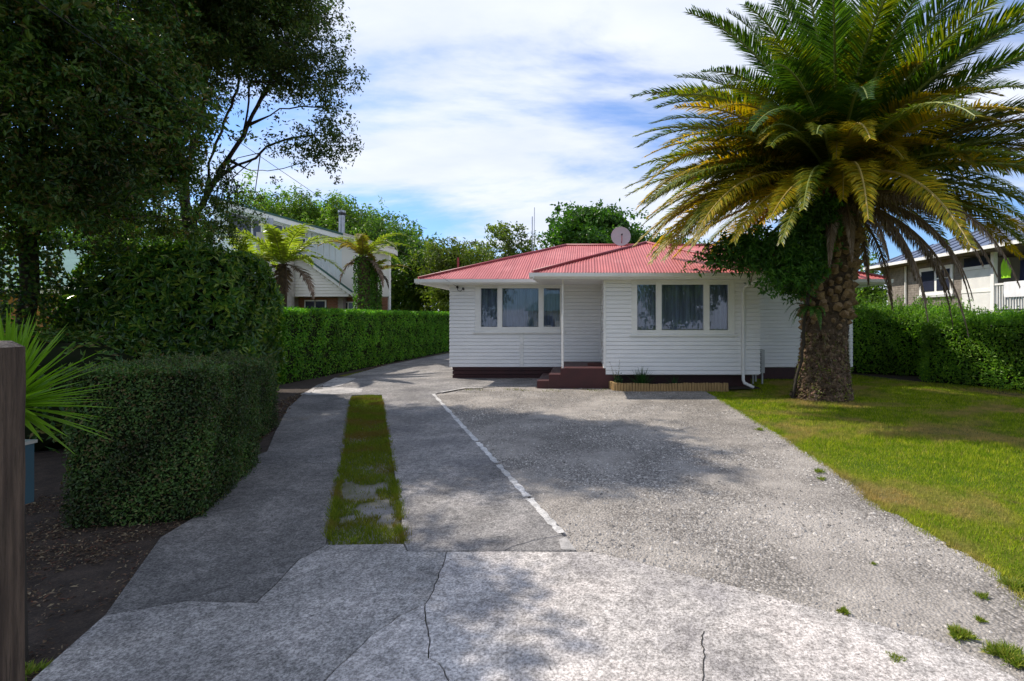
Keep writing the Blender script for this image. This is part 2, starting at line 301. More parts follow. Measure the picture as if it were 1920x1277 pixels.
def lawnblade():
    m, t, out = newmat('lawn_blade'); g = nd(t, 'ShaderNodeNewGeometry'); v = coords(t)
    c = ramp(t, g.outputs['Random Per Island'], [(0.0, (0.12, 0.21, 0.015)), (0.5, (0.30, 0.40, 0.02)), (0.85, (0.46, 0.50, 0.03)), (1.0, (0.50, 0.42, 0.14))])
    p = ramp(t, noise(t, v, 0.55, 6, 0.62, 0.5), [(0.49, (0,)*3), (0.60, (0.95,)*3)]); c = mixc(t, p, c, (0.46, 0.34, 0.13))
    c = mixc(t, 1.0, c, ramp(t, noise(t, v, 3.2, 5, 0.7), [(0.35, (0.55, 0.72, 0.6)), (0.62, (1.15, 1.1, 1.0))]), 'MULTIPLY')
    b = ramp(t, noise(t, v, 1.3, 5, 0.7, 1.0), [(0.62, (0,)*3), (0.70, (0.8,)*3)]); c = mixc(t, b, c, (0.25, 0.17, 0.10))
    d = nd(t, 'ShaderNodeBsdfDiffuse'); t.links.new(c, d.inputs[0]); tr = nd(t, 'ShaderNodeBsdfTranslucent'); t.links.new(c, tr.inputs[0])
    ms = nd(t, 'ShaderNodeMixShader'); ms.inputs[0].default_value = 0.4; t.links.new(d.outputs[0], ms.inputs[1]); t.links.new(tr.outputs[0], ms.inputs[2])
    t.links.new(ms.outputs[0], out.inputs[0]); return m
M['blade'] = lawnblade()
M['stripblade'] = blademat('mossy_grass_blade', (0.09, 0.15, 0.015), (0.17, 0.21, 0.02), (0.20, 0.15, 0.035), 1.6)
M['litter'] = leafmat('dry_leaf_litter', [(0.04, 0.025, 0.015), (0.08, 0.05, 0.03), (0.11, 0.075, 0.04), (0.30, 0.24, 0.15), (0.12, 0.045, 0.025), (0.05, 0.03, 0.02)], trans=0.05, patch=0.3, rough=0.8)
M['leaf_dark'] = leafmat('glossy_dark_leaf', [(0.024, 0.07, 0.018), (0.04, 0.11, 0.022), (0.065, 0.145, 0.022), (0.10, 0.18, 0.025), (0.13, 0.20, 0.03), (0.16, 0.11, 0.035)], trans=0.32, patch=0.5, psc=0.6, spec=0.35)
M['leaf_tree2'] = leafmat('olive_tree_leaf', [(0.026, 0.06, 0.016), (0.045, 0.09, 0.018), (0.075, 0.125, 0.02), (0.12, 0.13, 0.03)], trans=0.34, patch=0.45, psc=0.7, spec=0.25)
M['leaf_hedge'] = leafmat('bright_hedge_leaf', [(0.051, 0.170, 0.014), (0.093, 0.272, 0.020), (0.136, 0.340, 0.025), (0.238, 0.425, 0.034)], trans=0.45, patch=0.35, psc=1.5)
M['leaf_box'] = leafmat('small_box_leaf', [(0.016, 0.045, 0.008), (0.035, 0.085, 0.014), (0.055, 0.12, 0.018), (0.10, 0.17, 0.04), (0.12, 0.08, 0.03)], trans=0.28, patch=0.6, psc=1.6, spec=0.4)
M['leaf_rhodo'] = leafmat('rhododendron_leaf', [(0.037, 0.110, 0.018), (0.055, 0.147, 0.025), (0.110, 0.221, 0.025), (0.239, 0.313, 0.037)], trans=0.3, patch=0.45, psc=0.9, spec=0.45, rough=0.35)
M['leaf_willow'] = leafmat('fresh_willow_leaf', [(0.065, 0.145, 0.017), (0.116, 0.232, 0.023), (0.174, 0.290, 0.029), (0.246, 0.348, 0.043)], trans=0.42, patch=0.5, psc=0.35)
M['leaf_mid'] = leafmat('mid_green_leaf', [(0.042, 0.105, 0.017), (0.070, 0.154, 0.020), (0.112, 0.210, 0.025), (0.168, 0.252, 0.031)], trans=0.38, patch=0.5, psc=0.4)
M['leaf_oak'] = leafmat('deep_green_leaf', [(0.035, 0.105, 0.014), (0.056, 0.154, 0.017), (0.098, 0.210, 0.022)], trans=0.35, patch=0.5, psc=0.45)
M['leaf_olive'] = leafmat('yellow_olive_leaf', [(0.075, 0.128, 0.018), (0.135, 0.188, 0.024), (0.210, 0.255, 0.038)], trans=0.38, patch=0.5, psc=0.5)
M['leaf_feather'] = leafmat('feathery_shrub_leaf', [(0.073, 0.181, 0.021), (0.145, 0.307, 0.025), (0.271, 0.453, 0.036)], trans=0.42, patch=0.45, psc=0.9)
M['leaf_vine'] = leafmat('climber_leaf', [(0.033, 0.098, 0.020), (0.057, 0.163, 0.022), (0.114, 0.244, 0.029)], trans=0.35, patch=0.45, psc=1.6)
M['ivy'] = leafmat('ivy_leaf', [(0.039, 0.117, 0.013), (0.078, 0.208, 0.016), (0.143, 0.312, 0.021)], trans=0.35, patch=0.5, psc=2.5)
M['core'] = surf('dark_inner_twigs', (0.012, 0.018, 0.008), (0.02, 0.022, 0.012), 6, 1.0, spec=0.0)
M['palm_g'] = leafmat('green_palm_leaflet', [(0.022, 0.06, 0.012), (0.045, 0.10, 0.012), (0.09, 0.15, 0.015)], trans=0.38, patch=0.3, psc=0.9, rough=0.4, spec=0.45)
M['palm_o'] = leafmat('olive_palm_leaflet', [(0.05, 0.10, 0.010), (0.13, 0.17, 0.012), (0.30, 0.27, 0.012)], trans=0.42, patch=0.4, psc=1.2, rough=0.4, spec=0.4)
M['palm_y'] = leafmat('yellow_palm_leaflet', [(0.17, 0.20, 0.012), (0.36, 0.33, 0.013), (0.52, 0.37, 0.014)], trans=0.45, patch=0.35, psc=1.6, rough=0.45, tint=(1.7, 1.35, 0.3))
M['palm_d'] = leafmat('dead_palm_leaflet', [(0.140, 0.102, 0.070), (0.250, 0.187, 0.140), (0.390, 0.312, 0.250)], trans=0.12, patch=0.35, psc=1.2, rough=0.8, tint=(1, 0.9, 0.8), spec=0.15)
M['rachis_g'] = surf('green_rachis', (0.20, 0.24, 0.06), rough=0.5)
M['rachis_y'] = surf('yellow_rachis', (0.36, 0.27, 0.07), rough=0.5)
M['rachis_d'] = surf('brown_rachis', (0.16, 0.11, 0.07), rough=0.8)
M['fern_g'] = leafmat('yellow_green_fern', [(0.18, 0.24, 0.02), (0.32, 0.38, 0.05), (0.42, 0.44, 0.08)], trans=0.4, patch=0.3, psc=1.4)
M['fern_o'] = leafmat('orange_green_fern', [(0.20, 0.20, 0.03), (0.34, 0.26, 0.05), (0.30, 0.36, 0.05)], trans=0.35, patch=0.3, psc=1.4, tint=(1.3, 1.1, 0.5))
M['yucca'] = leafmat('spiky_blade_leaf', [(0.10, 0.20, 0.012), (0.15, 0.29, 0.015), (0.24, 0.38, 0.03)], trans=0.5, patch=0.2, psc=4, rough=0.4, spec=0.4)
M['strap'] = leafmat('dark_strap_leaf', [(0.012, 0.05, 0.018), (0.025, 0.085, 0.02), (0.04, 0.11, 0.02)], trans=0.3, patch=0.2, psc=4)
M['weed'] = leafmat('weed_leaf', [(0.10, 0.17, 0.015), (0.20, 0.28, 0.03), (0.36, 0.34, 0.06)], trans=0.35, patch=0.2, psc=8)
# ------------------------------------------------------------ ground
mb = MB(); mb.add([(-400, -60, -0.03), (400, -60, -0.03), (400, 900, -0.03), (-400, 900, -0.03)], np.array([[0, 1, 2, 3]]))
mb.build('lawn', M['lawn'], kind='structure')
def sheet(name, poly, z, m, parent=None, **k):
    mb = MB(); n = len(poly)
    A = sum(poly[i][0]*poly[(i+1) % n][1]-poly[(i+1) % n][0]*poly[i][1] for i in range(n))
    if A < 0: poly = poly[::-1]
    mb.add([(p[0], p[1], z) for p in poly], [list(range(n))]); return mb.build(name, m, parent, **k)
def ragged(pts, step=0.12, amp=0.035):
    out = []
    for a, b in zip(pts[:-1], pts[1:]):
        a = np.array(a); b = np.array(b); n = max(1, int(np.linalg.norm(b-a)/step))
        for i in range(n):
            p = a+(b-a)*i/n; out.append(tuple(p+rng.normal(0, amp, 2)*(0 if i == 0 else 1)))
    out.append(tuple(pts[-1])); return out
line_px = [(812, 740), (1053, 1003), (1080, 1035)]
apron_edge = [(1080, 1037), (1110, 1037), (1200, 1057), (1350, 1095), (1500, 1135), (1650, 1175), (1780, 1212), (1900, 1272), (2010, 1350)]
lawn_edge = [(1325, 734), (1345, 745), (1385, 768), (1420, 790), (1465, 815), (1530, 858), (1560, 878), (1600, 905), (1650, 950), (1700, 972), (1750, 1002), (1850, 1055), (1905, 1100), (1960, 1160), (2060, 1230)]
gp = [G(*p) for p in [(812, 740), (930, 865), (1053, 1003), (1082, 1040)]]+[G(*p) for p in [(1120, 1046), (1350, 1100), (1650, 1182), (1900, 1280), (2010, 1360), (2120, 1300)]]
gravel_poly = gp+ragged([G(*p) for p in lawn_edge[::-1]], 0.1, 0.03)+[G(1325, 728), G(1155, 728), G(1008, 722), G(870, 727)]
sheet('gravel_yard', gravel_poly, -0.012, M['gravel'], kind='structure')
# mulch bed at the left
mulch = [G(90, 1290), G(225, 1157), G(330, 1010), G(430, 950), G(470, 868), G(550, 806), G(575, 760), G(625, 730), G(680, 708), (-8.0, 16.5), (-7.3, 30), (-13, 30), (-14, 0), (-2.8, 0.5)]
sheet('mulch_bed', mulch, -0.018, M['soil'], kind='structure')
sheet('hedge_soil', [(8.2, 19.5), (8.3, 17), (9.2, 15.1), (10.3, 12.4), (18, 10), (18, 19)], -0.02, M['soil'], kind='structure')
sheet('flower_bed_soil', [(0.72, 13.1), (3.7, 13.05), (4.5, 13.2), (4.5, 13.6), (0.72, 13.6)], 0.03, M['soil'], kind='structure')
sheet('grass_strip', [G(608, 1030), G(764, 1036), G(745, 880), G(721, 738), G(652, 738), G(634, 880)], -0.016, surf('dusty_soil_strip', (0.25, 0.24, 0.235), (0.10, 0.10, 0.04), 2.2, 0.95, 0.8, 60, fine=(70, 0.4)), kind='structure')
# concrete drive, every slab its own piece
drive = empty('driveway', (0, 0, 0), kind='structure')
def slab(poly_px, m, top=0.012, gap=0.003, gp_=None, name='concrete_slab'):
    P = np.array([(G(*p) if p[0] > -900 else (p[0]+1000+0.0, p[1])) for p in poly_px]) if gp_ is None else np.array(gp_)
    n = len(P); A = sum(P[i][0]*P[(i+1) % n][1]-P[(i+1) % n][0]*P[i][1] for i in range(n))
    if A < 0: P = P[::-1]
    nxt = np.roll(P, -1, 0)-P; nxt = unit(nxt); prv = np.roll(nxt, 1, 0)
    nn = np.stack([-nxt[:, 1]-prv[:, 1], nxt[:, 0]+prv[:, 0]], 1); nn = unit(nn)
    c = np.clip(np.abs((nn*np.stack([-nxt[:, 1], nxt[:, 0]], 1)).sum(1)), 0.5, 1)
    Q = P+nn*(gap/c)[:, None]; Q2 = P+nn*((gap+0.003)/c)[:, None]
    mb = MB(); v = [(x, y, -0.06) for x, y in Q]+[(x, y, top-0.004) for x, y in Q]+[(x, y, top) for x, y in Q2]
    f = [list(range(2*n, 3*n))]+[[i, (i+1) % n, n+(i+1) % n, n+i] for i in range(n)]+[[n+i, n+(i+1) % n, 2*n+(i+1) % n, 2*n+i] for i in range(n)]
    return mb.add(v, f).build(name, m, drive)
def jit(pts, k=3, a=0.9):
    out = [pts[0]]
    for p, q in zip(pts[:-1], pts[1:]):
        for i in range(1, k+1):
            t = i/(k+1); out.append((p[0]+(q[0]-p[0])*t+random.uniform(-a, a)*2.2, p[1]+(q[1]-p[1])*t+random.uniform(-a, a)))
        out.append(q)
    return out
crack1a = jit([(838, 1037), (830, 1065), (822, 1085), (810, 1115), (797, 1135)])
crack1b = jit([(797, 1135), (800, 1175), (806, 1200), (803, 1237), (822, 1245), (840, 1277), (862, 1330)])
crack2 = jit([(797, 1135), (745, 1160), (690, 1200), (650, 1240), (612, 1277), (560, 1335)])
seamL = jit([(612, 1024), (560, 1052), (520, 1095), (480, 1133), (350, 1130), (195, 1157)], 2, 0.6)
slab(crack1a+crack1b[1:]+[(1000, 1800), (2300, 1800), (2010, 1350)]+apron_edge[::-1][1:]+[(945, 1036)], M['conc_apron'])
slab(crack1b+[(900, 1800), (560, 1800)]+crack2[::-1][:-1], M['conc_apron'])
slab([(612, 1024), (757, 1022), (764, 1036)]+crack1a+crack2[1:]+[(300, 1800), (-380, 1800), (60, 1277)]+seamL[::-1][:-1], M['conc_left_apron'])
xc1 = jit([(436, 882), (480, 876), (545, 866), (590, 871), (640, 864)], 2, 0.6)
xc2 = jit([(500, 848), (550, 846), (600, 842), (646, 838)], 2, 0.5)
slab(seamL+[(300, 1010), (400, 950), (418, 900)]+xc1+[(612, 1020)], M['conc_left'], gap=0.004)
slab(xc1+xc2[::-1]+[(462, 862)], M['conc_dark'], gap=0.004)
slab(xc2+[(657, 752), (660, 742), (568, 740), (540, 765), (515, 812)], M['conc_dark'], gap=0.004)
crack3 = jit([(1056, 1006), (1000, 1016), (965, 1026), (945, 1036)], 2, 0.5)
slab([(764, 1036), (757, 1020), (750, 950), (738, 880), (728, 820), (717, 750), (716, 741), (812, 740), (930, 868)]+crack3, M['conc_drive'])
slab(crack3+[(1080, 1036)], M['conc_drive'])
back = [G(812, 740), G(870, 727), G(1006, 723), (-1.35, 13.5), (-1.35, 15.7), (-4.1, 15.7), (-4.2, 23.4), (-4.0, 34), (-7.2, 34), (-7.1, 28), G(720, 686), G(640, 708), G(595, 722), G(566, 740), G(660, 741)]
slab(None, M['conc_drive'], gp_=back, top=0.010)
sheet('concrete_patch', [G(600, 724), G(628, 709), G(668, 710), G(640, 724), G(626, 727)], 0.016, M['conc_new'], drive)
sheet('concrete_patch', [G(562, 741), G(590, 728), G(640, 727), G(680, 730), G(678, 737), G(620, 741)], 0.016, M['conc_new'], drive)
sheet('drain_cover', [G(588, 729), G(603, 727.5), G(606, 730), G(592, 731.5)], 0.021, M['conc_dark'], drive)
# painted white edge line, broken into worn dashes
ts = [0, .045, .10, .2, .24, .33, .375, .5, .515, .62, .628, .70, .72, .80, .812, .865, .872, 1.0]
A_ = np.array(G(812, 740)); B_ = np.array(G(1051, 1003)); dr = unit(B_-A_); pr = np.array([dr[1], -dr[0]])
mbl = MB()
for i in range(0, 1):
    pass
for k, (a, b) in enumerate(zip([0.0, .38, .60, .745, .895], [.375, .592, .735, .888, 1.0])):
    n = 16; L_ = []; R_ = []
    for i in range(n+1):
        p = A_+(B_-A_)*(a+(b-a)*i/n); w = 0.04+0.01*math.sin(i*1.7+k*2)+random.uniform(-.008, .008)
        L_.append(tuple(p-pr*w)); R_.append(tuple(p+pr*(w*0.7+random.uniform(-.004, .004))))
    sheet('painted_line', L_+R_[::-1], 0.0165, M['linepaint'], drive)
sheet('painted_line', [G(824, 736.2), G(870, 727.5), G(905, 727.2), G(905, 728.2), G(872, 728.9), G(828, 737.2)], 0.0165, M['conc_new'], drive)
sheet('painted_line', [G(1048, 1015), G(1062, 1010), G(1080, 1035), G(1052, 1034)], 0.0165, M['conc_new'], drive)
cr = [G(*p) for p in jit([(1320, 1188), (1316, 1205), (1322, 1235), (1318, 1262), (1320, 1300)], 3, 1)]
sheet('crack_line', [(x-0.0035, y) for x, y in cr]+[(x+0.0035, y) for x, y in cr[::-1]], 0.0145, M['crackfill'], drive)
# road behind the camera
sheet('road', [(-60, -2.6), (60, -2.6), (60, -9), (-60, -9)], 0.0, surf('asphalt', (0.055, 0.055, 0.057), (0.04, 0.04, 0.042), 3, 0.9, 0.4, 90), kind='structure')
# gravel stones
def scatter(poly, n, ymin=None):
    P = np.array(poly); lo = P.min(0); hi = P.max(0); out = []
    while sum(map(len, out)) < n:
        q = lo+(hi-lo)*rng.random((n*2, 2)); out.append(q[inpoly(q, poly)])
    return np.concatenate(out)[:n]
OCT = np.array([(1, 0, 0), (0, 1, 0), (-1, 0, 0), (0, -1, 0), (0, 0, 1), (0, 0, -1)], float)
OF = np.array([[0, 1, 4], [1, 2, 4], [2, 3, 4], [3, 0, 4]])
def stones(name, pos, size, m, **k):
    n = len(pos); a = rng.random(n)*2*PI; ca, sa = np.cos(a), np.sin(a)
    v = OCT[None, :5]*(0.75+0.5*rng.random((n, 5, 3))); v = v*size[:, None, None]*np.stack([0.6+.5*rng.random(n), .5+.35*rng.random(n), .32+.3*rng.random(n)], 1)[:, None]
    v[:, :, :2] += rng.normal(0, .12, (n, 5, 2))*size[:, None, None]
    x = v[..., 0]*ca[:, None]-v[..., 1]*sa[:, None]; y = v[..., 0]*sa[:, None]+v[..., 1]*ca[:, None]
    v = np.stack([x, y, v[..., 2]], 2); v[:, :, :2] += pos[:, None, :2]; v[:, :, 2] += pos[:, None, 2]
    f = (OF[None]+(np.arange(n)*5)[:, None, None]).reshape(-1, 3)
    return MB().add(v.reshape(-1, 3), f).build(name, m, **k)
gp2 = [p for p in gravel_poly]
near = [p for p in scatter(gp2, 210000)]
near = np.array(near); w = np.clip(5.0/np.maximum(near[:, 1], 1)**1.15, 0, 1)*np.clip(0.55+0.75*wob(np.c_[near, near[:, 0]*0], 1.1), 0.06, 1)
near = near[rng.random(len(near)) < w]
sz = np.clip(rng.lognormal(math.log(0.0105), 0.42, len(near)), 0.005, 0.034)
stones('gravel_stones', np.c_[near, np.full(len(near), -0.013)], sz, M['stone'], kind='stuff', label='loose grey gravel stones covering the parking yard')
sp = scatter([G(*p) for p in apron_edge[1:8]]+[(x+0.05, y-0.14) for x, y in [G(*p) for p in apron_edge[1:8]][::-1]], 500)
stones('stray_gravel', np.c_[sp, np.full(len(sp), 0.012)], np.clip(rng.lognormal(math.log(0.006), 0.4, len(sp)), .003, .014), M['stone'], kind='stuff', label='stray gravel chips along the edge of the pale concrete apron')
# grass blades
def blades(name, pos, h, w, m, lean=0.5, **k):
    n = len(pos); a = rng.random(n)*2*PI; l = rng.random(n)*lean; b = rng.random(n)*2*PI
    d = np.stack([np.cos(a), np.sin(a), np.zeros(n)], 1)*w[:, None]/2
    tip = pos+np.stack([np.cos(b)*l*h, np.sin(b)*l*h, h], 1)
    v = np.stack([pos-d, pos+d, tip], 1).reshape(-1, 3)
    return MB().add(v, np.arange(3*n).reshape(n, 3)).build(name, m, **k)
lawn_poly = [G(*p) for p in lawn_edge]+[(4.2, 2.0), (14, 2.0), (16, 11), (9.7, 14.9), (8.5, 17.5), (8.2, 15.6), (4.6, 15.6), (4.6, 13.3), (2.7, 13.0)]
P = scatter(lawn_poly, 520000); vis = (P[:, 0] < P[:, 1]*0.88+0.3)
P = P[vis & (rng.random(len(P)) < np.clip(6.0/P[:, 1], 0.22, 1))]
bare = wob(np.c_[P, P[:, 0]*0], 0.9, 2.0); hh = (0.026+0.016*rng.random(len(P)))*np.clip(1-0.5*bare, 0.4, 1.4)
blades('lawn_grass', np.c_[P, np.full(len(P), -0.03)], hh*np.clip(P[:, 1]/6, 1, 1.3), 0.006*np.clip(P[:, 1]/5, 1, 2.2), M['blade'], 0.9, kind='stuff', label='short yellow green lawn grass with dry patches')
P = scatter([G(*p) for p in lawn_edge[1:]]+[(x+0.03, y-0.10) for x, y in [G(*p) for p in lawn_edge[1:]][::-1]], 9000)
blades('lawn_edge_grass', np.c_[P+rng.normal(0, .05, P.shape), np.full(len(P), -0.02)], 0.02+0.035*rng.random(len(P)), np.full(len(P), 0.007), M['blade'], 1.0, kind='stuff', label='ragged grass fringe creeping over the gravel edge')
spoly = [G(614, 1022), G(757, 1021), G(738, 880), G(716, 741), G(659, 742), G(640, 880)]
P = scatter(spoly, 42000); q = wob(np.c_[P, P[:, 0]*0], 2.2, 1.0)+0.6*wob(np.c_[P, P[:, 0]*0], 6.5, 3.0)
xm = np.abs(P[:, 0]-(-0.337*P[:, 1]*1.0-0.45)); keep = (P[:, 1] > 5.9) | (q > 0.05) | (rng.random(len(P)) < 0.06)
ctr = (PX(686, P[:, 1])); edge = np.abs(P[:, 0]-ctr) > 0.24
keep |= edge & (P[:, 1] > 4.0) & (q > -0.55)
P = P[keep]
blades('strip_grass', np.c_[P, np.full(len(P), -0.015)], (0.02+0.04*rng.random(len(P)))*np.clip(.8+.6*wob(np.c_[P, P[:, 0]*0], 3.0), .4, 1.5), np.full(len(P), 0.007)*np.clip(P[:, 1]/6, 1, 2), M['stripblade'], 0.9, kind='stuff', label='mossy green grass growing in the strip between concrete wheel tracks')
for (e0, e1, e2) in (((614, 1022), (640, 880), (657, 753)), ((757, 1021), (738, 880), (716, 750))):
    q = np.concatenate([np.array(G(*e0))+(np.array(G(*e1))-np.array(G(*e0)))*rng.random((1500, 1)), np.array(G(*e1))+(np.array(G(*e2))-np.array(G(*e1)))*rng.random((1500, 1))])+rng.normal(0, .022, (3000, 2))
    q = q[wob(np.c_[q, q[:, 0]*0], 5.0) > -.35]
    blades('strip_fringe', np.c_[q, np.full(len(q), 0.0)], 0.025+0.05*rng.random(len(q)), np.full(len(q), .008), M['stripblade'], 1.0, kind='stuff', label='taller grass spilling over the edge of the grass strip')
for (lx, n, lab) in (((870, 728, 1150, 731), 900, 'low weeds growing along the foot of the porch'),):
    P = np.array([G(lx[0]+(lx[2]-lx[0])*random.random(), 728+6*random.random()**2+3*random.random()) for _ in range(n)])
    P = P[wob(np.c_[P, P[:, 0]*0], 3.0) > 0.15]
    blades('yard_weeds', np.c_[P, np.full(len(P), -0.01)], 0.02+0.03*rng.random(len(P)), np.full(len(P), 0.012), M['stripblade'], 1.0, kind='stuff', label=lab)
# litter on the mulch
P = scatter([G(40, 1300), G(200, 1160), G(310, 1005), G(410, 945), G(425, 880), G(300, 880), (-6.2, 5.5), (-3.0, 1.0)], 26000)
P = P[(wob(np.c_[P, P[:, 0]*0], 1.3)+.6*wob(np.c_[P, P[:, 0]*0], 4.0)+rng.normal(0, .35, len(P))) > -.15]
n = len(P); a = rng.random(n)*2*PI
mbx = MB(); leaf_quads(mbx, np.c_[P, -0.014+0.02*rng.random(n)], np.stack([np.cos(a), np.sin(a), rng.normal(0, .25, n)], 1), np.stack([rng.normal(0, .4, n), rng.normal(0, .4, n), np.ones(n)], 1), 0.012+0.05*rng.random(n)**3, 0.006+0.014*rng.random(n)**2)
mbx.build('leaf_litter', M['litter'], kind='stuff', label='dry brown leaf litter and bark chips under the hedge')
P = scatter([G(418, 905), G(470, 842), G(520, 800), G(560, 748), G(640, 708), (-7.7, 20), (-8.1, 20), G(500, 760), G(420, 860)], 2500); n = len(P); a = rng.random(n)*2*PI
mbx = MB(); leaf_quads(mbx, np.c_[P, -0.014+0.03*rng.random(n)], np.stack([np.cos(a), np.sin(a), rng.normal(0, .25, n)], 1), np.stack([rng.normal(0, .4, n), rng.normal(0, .4, n), np.ones(n)], 1), 0.03+0.04*rng.random(n), 0.012+0.015*rng.random(n))
mbx.build('hedge_litter', M['litter'], kind='stuff', label='fallen leaves in the gutter between hedges and drive')
# ------------------------------------------------------------ white house
Y0, Y1, SOF, EZ, T = 13.56, 15.66, 2.85, 2.99, math.tan(math.radians(20.6))
XL, XR, BX0, BX1 = -4.16, 8.10, 0.48, 4.56
YB = 22.7
house = empty('weatherboard_house', (2, 18, 0), label='white weatherboard bungalow with pink red corrugated roof behind the gravel yard', cat='house')
house.location = (0, 0, 0)
COV = 0.1093
def board(p, q, n, z):
    p = np.array(p); q = np.array(q); n = np.array(n); g = random.uniform(-.0015, .0015)
    def P_(a, o, zz): return (a[0]+n[0]*o, a[1]+n[1]*o, zz)
    v = [P_(p, 0, z), P_(q, 0, z), P_(q, .046+g, z), P_(p, .046+g, z), P_(p, 0, z+COV-.010), P_(q, 0, z+COV-.010), P_(q, .030, z+COV-.010), P_(p, .030, z+COV-.010)]
    f = np.array([[0, 1, 2, 3], [7, 6, 5, 4], [3, 2, 6, 7], [1, 0, 4, 5], [0, 3, 7, 4], [2, 1, 5, 6]])
    A = (q-p); cr = A[0]*n[1]-A[1]*n[0]
    if cr > 0: f = f[:, ::-1]
    MB().add(v, f).build('weatherboard', M['white'], house)
def boards(segs_fn, n, zb=0.36):
    k = 0; z = zb
    while z < SOF-0.03:
        for p, q in segs_fn(z+COV/2): board(p, q, n, z)
        z += COV
DIV0, DIV1 = -2.04, -1.925
W1 = (-3.40, -0.70, 1.377); W2 = (1.178, 3.901, 1.36)
def seg_main(z):
    if z > W1[2]: return [((XL-.02, Y1), (W1[0], Y1)), ((W1[1], Y1), (BX0, Y1))]
    return [((XL-.02, Y1), (DIV0, Y1)), ((DIV1, Y1), (BX0, Y1))]
boards(seg_main, (0, -1))
def seg_b(z):
    if z > W2[2]: return [((BX0-.02, Y0), (W2[0], Y0)), ((W2[1], Y0), (BX1+.02, Y0))]
    return [((BX0-.02, Y0), (BX1+.02, Y0))]
boards(seg_b, (0, -1))
boards(lambda z: [((BX1, Y1), (XR+.02, Y1))], (0, -1))
boards(lambda z: [((XL, Y1), (XL, YB))], (-1, 0))
boards(lambda z: [((XR, Y1), (XR, YB))], (1, 0))
boards(lambda z: [((BX1, Y0), (BX1, Y1))], (1, 0))
boards(lambda z: [((BX0, Y0), (BX0, 13.85)), ((BX0, 14.75), (BX0, Y1))] if z < 2.55 else [((BX0, Y0), (BX0, Y1))], (-1, 0))
boards(lambda z: [((XL, YB), (XR, YB))], (0, 1))
# wall core behind the boards, open at the windows
wc = MB(); e = .002; th = .1
def core_front(x0, x1, Y, w):
    if w is None: wc.box(x0, x1, Y+e, Y+th, .34, SOF); return
    wc.box(x0, w[0]+.02, Y+e, Y+th, .34, SOF); wc.box(w[1]-.02, x1, Y+e, Y+th, .34, SOF); wc.box(w[0]+.02, w[1]-.02, Y+e, Y+th, .34, w[2]); wc.box(w[0]+.02, w[1]-.02, Y+e, Y+th, 2.78, SOF)
core_front(XL+e, BX0+.1, Y1, W1); core_front(BX0+e, BX1-e, Y0, W2); core_front(BX1-.1, XR-e, Y1, None)
wc.box(XL+e, XL+th, Y1+th, YB-e, .34, SOF).box(XR-th, XR-e, Y1+th, YB-e, .34, SOF).box(BX0+e, BX0+th, Y0+th, Y1, .34, SOF).box(BX1-th, BX1-e, Y0+th, Y1, .34, SOF).box(XL+th, XR-th, YB-th, YB-e, .34, SOF)
wc.build('wall', M['white'], house)
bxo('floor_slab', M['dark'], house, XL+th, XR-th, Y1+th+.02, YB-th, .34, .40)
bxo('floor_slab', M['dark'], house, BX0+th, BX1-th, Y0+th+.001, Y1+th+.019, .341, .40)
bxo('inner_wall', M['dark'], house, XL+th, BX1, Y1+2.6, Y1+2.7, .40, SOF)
bxo('trim', M['trim'], house, DIV0, DIV1, Y1-.052, Y1-.001, .355, W1[2]-.02)
bxo('trim', M['trim'], house, BX0-.035, BX0+.03, Y0-.055, Y0+.02, .35, SOF)
# base
for z in (0.005, .125, .245): bxo('base_board', M['maroon'], house, XL+.06, BX0-1.2, Y1-.012, Y1+.02, z, z+.10)
bxo('foundation', M['maroon'], house, XL+.08, XR-.08, Y1+.03, YB-.06, -.02, .33)
bxo('foundation', M['maroon'], house, BX0+.1, BX1-.1, Y0+.35, Y1+.02, -.02, .33)
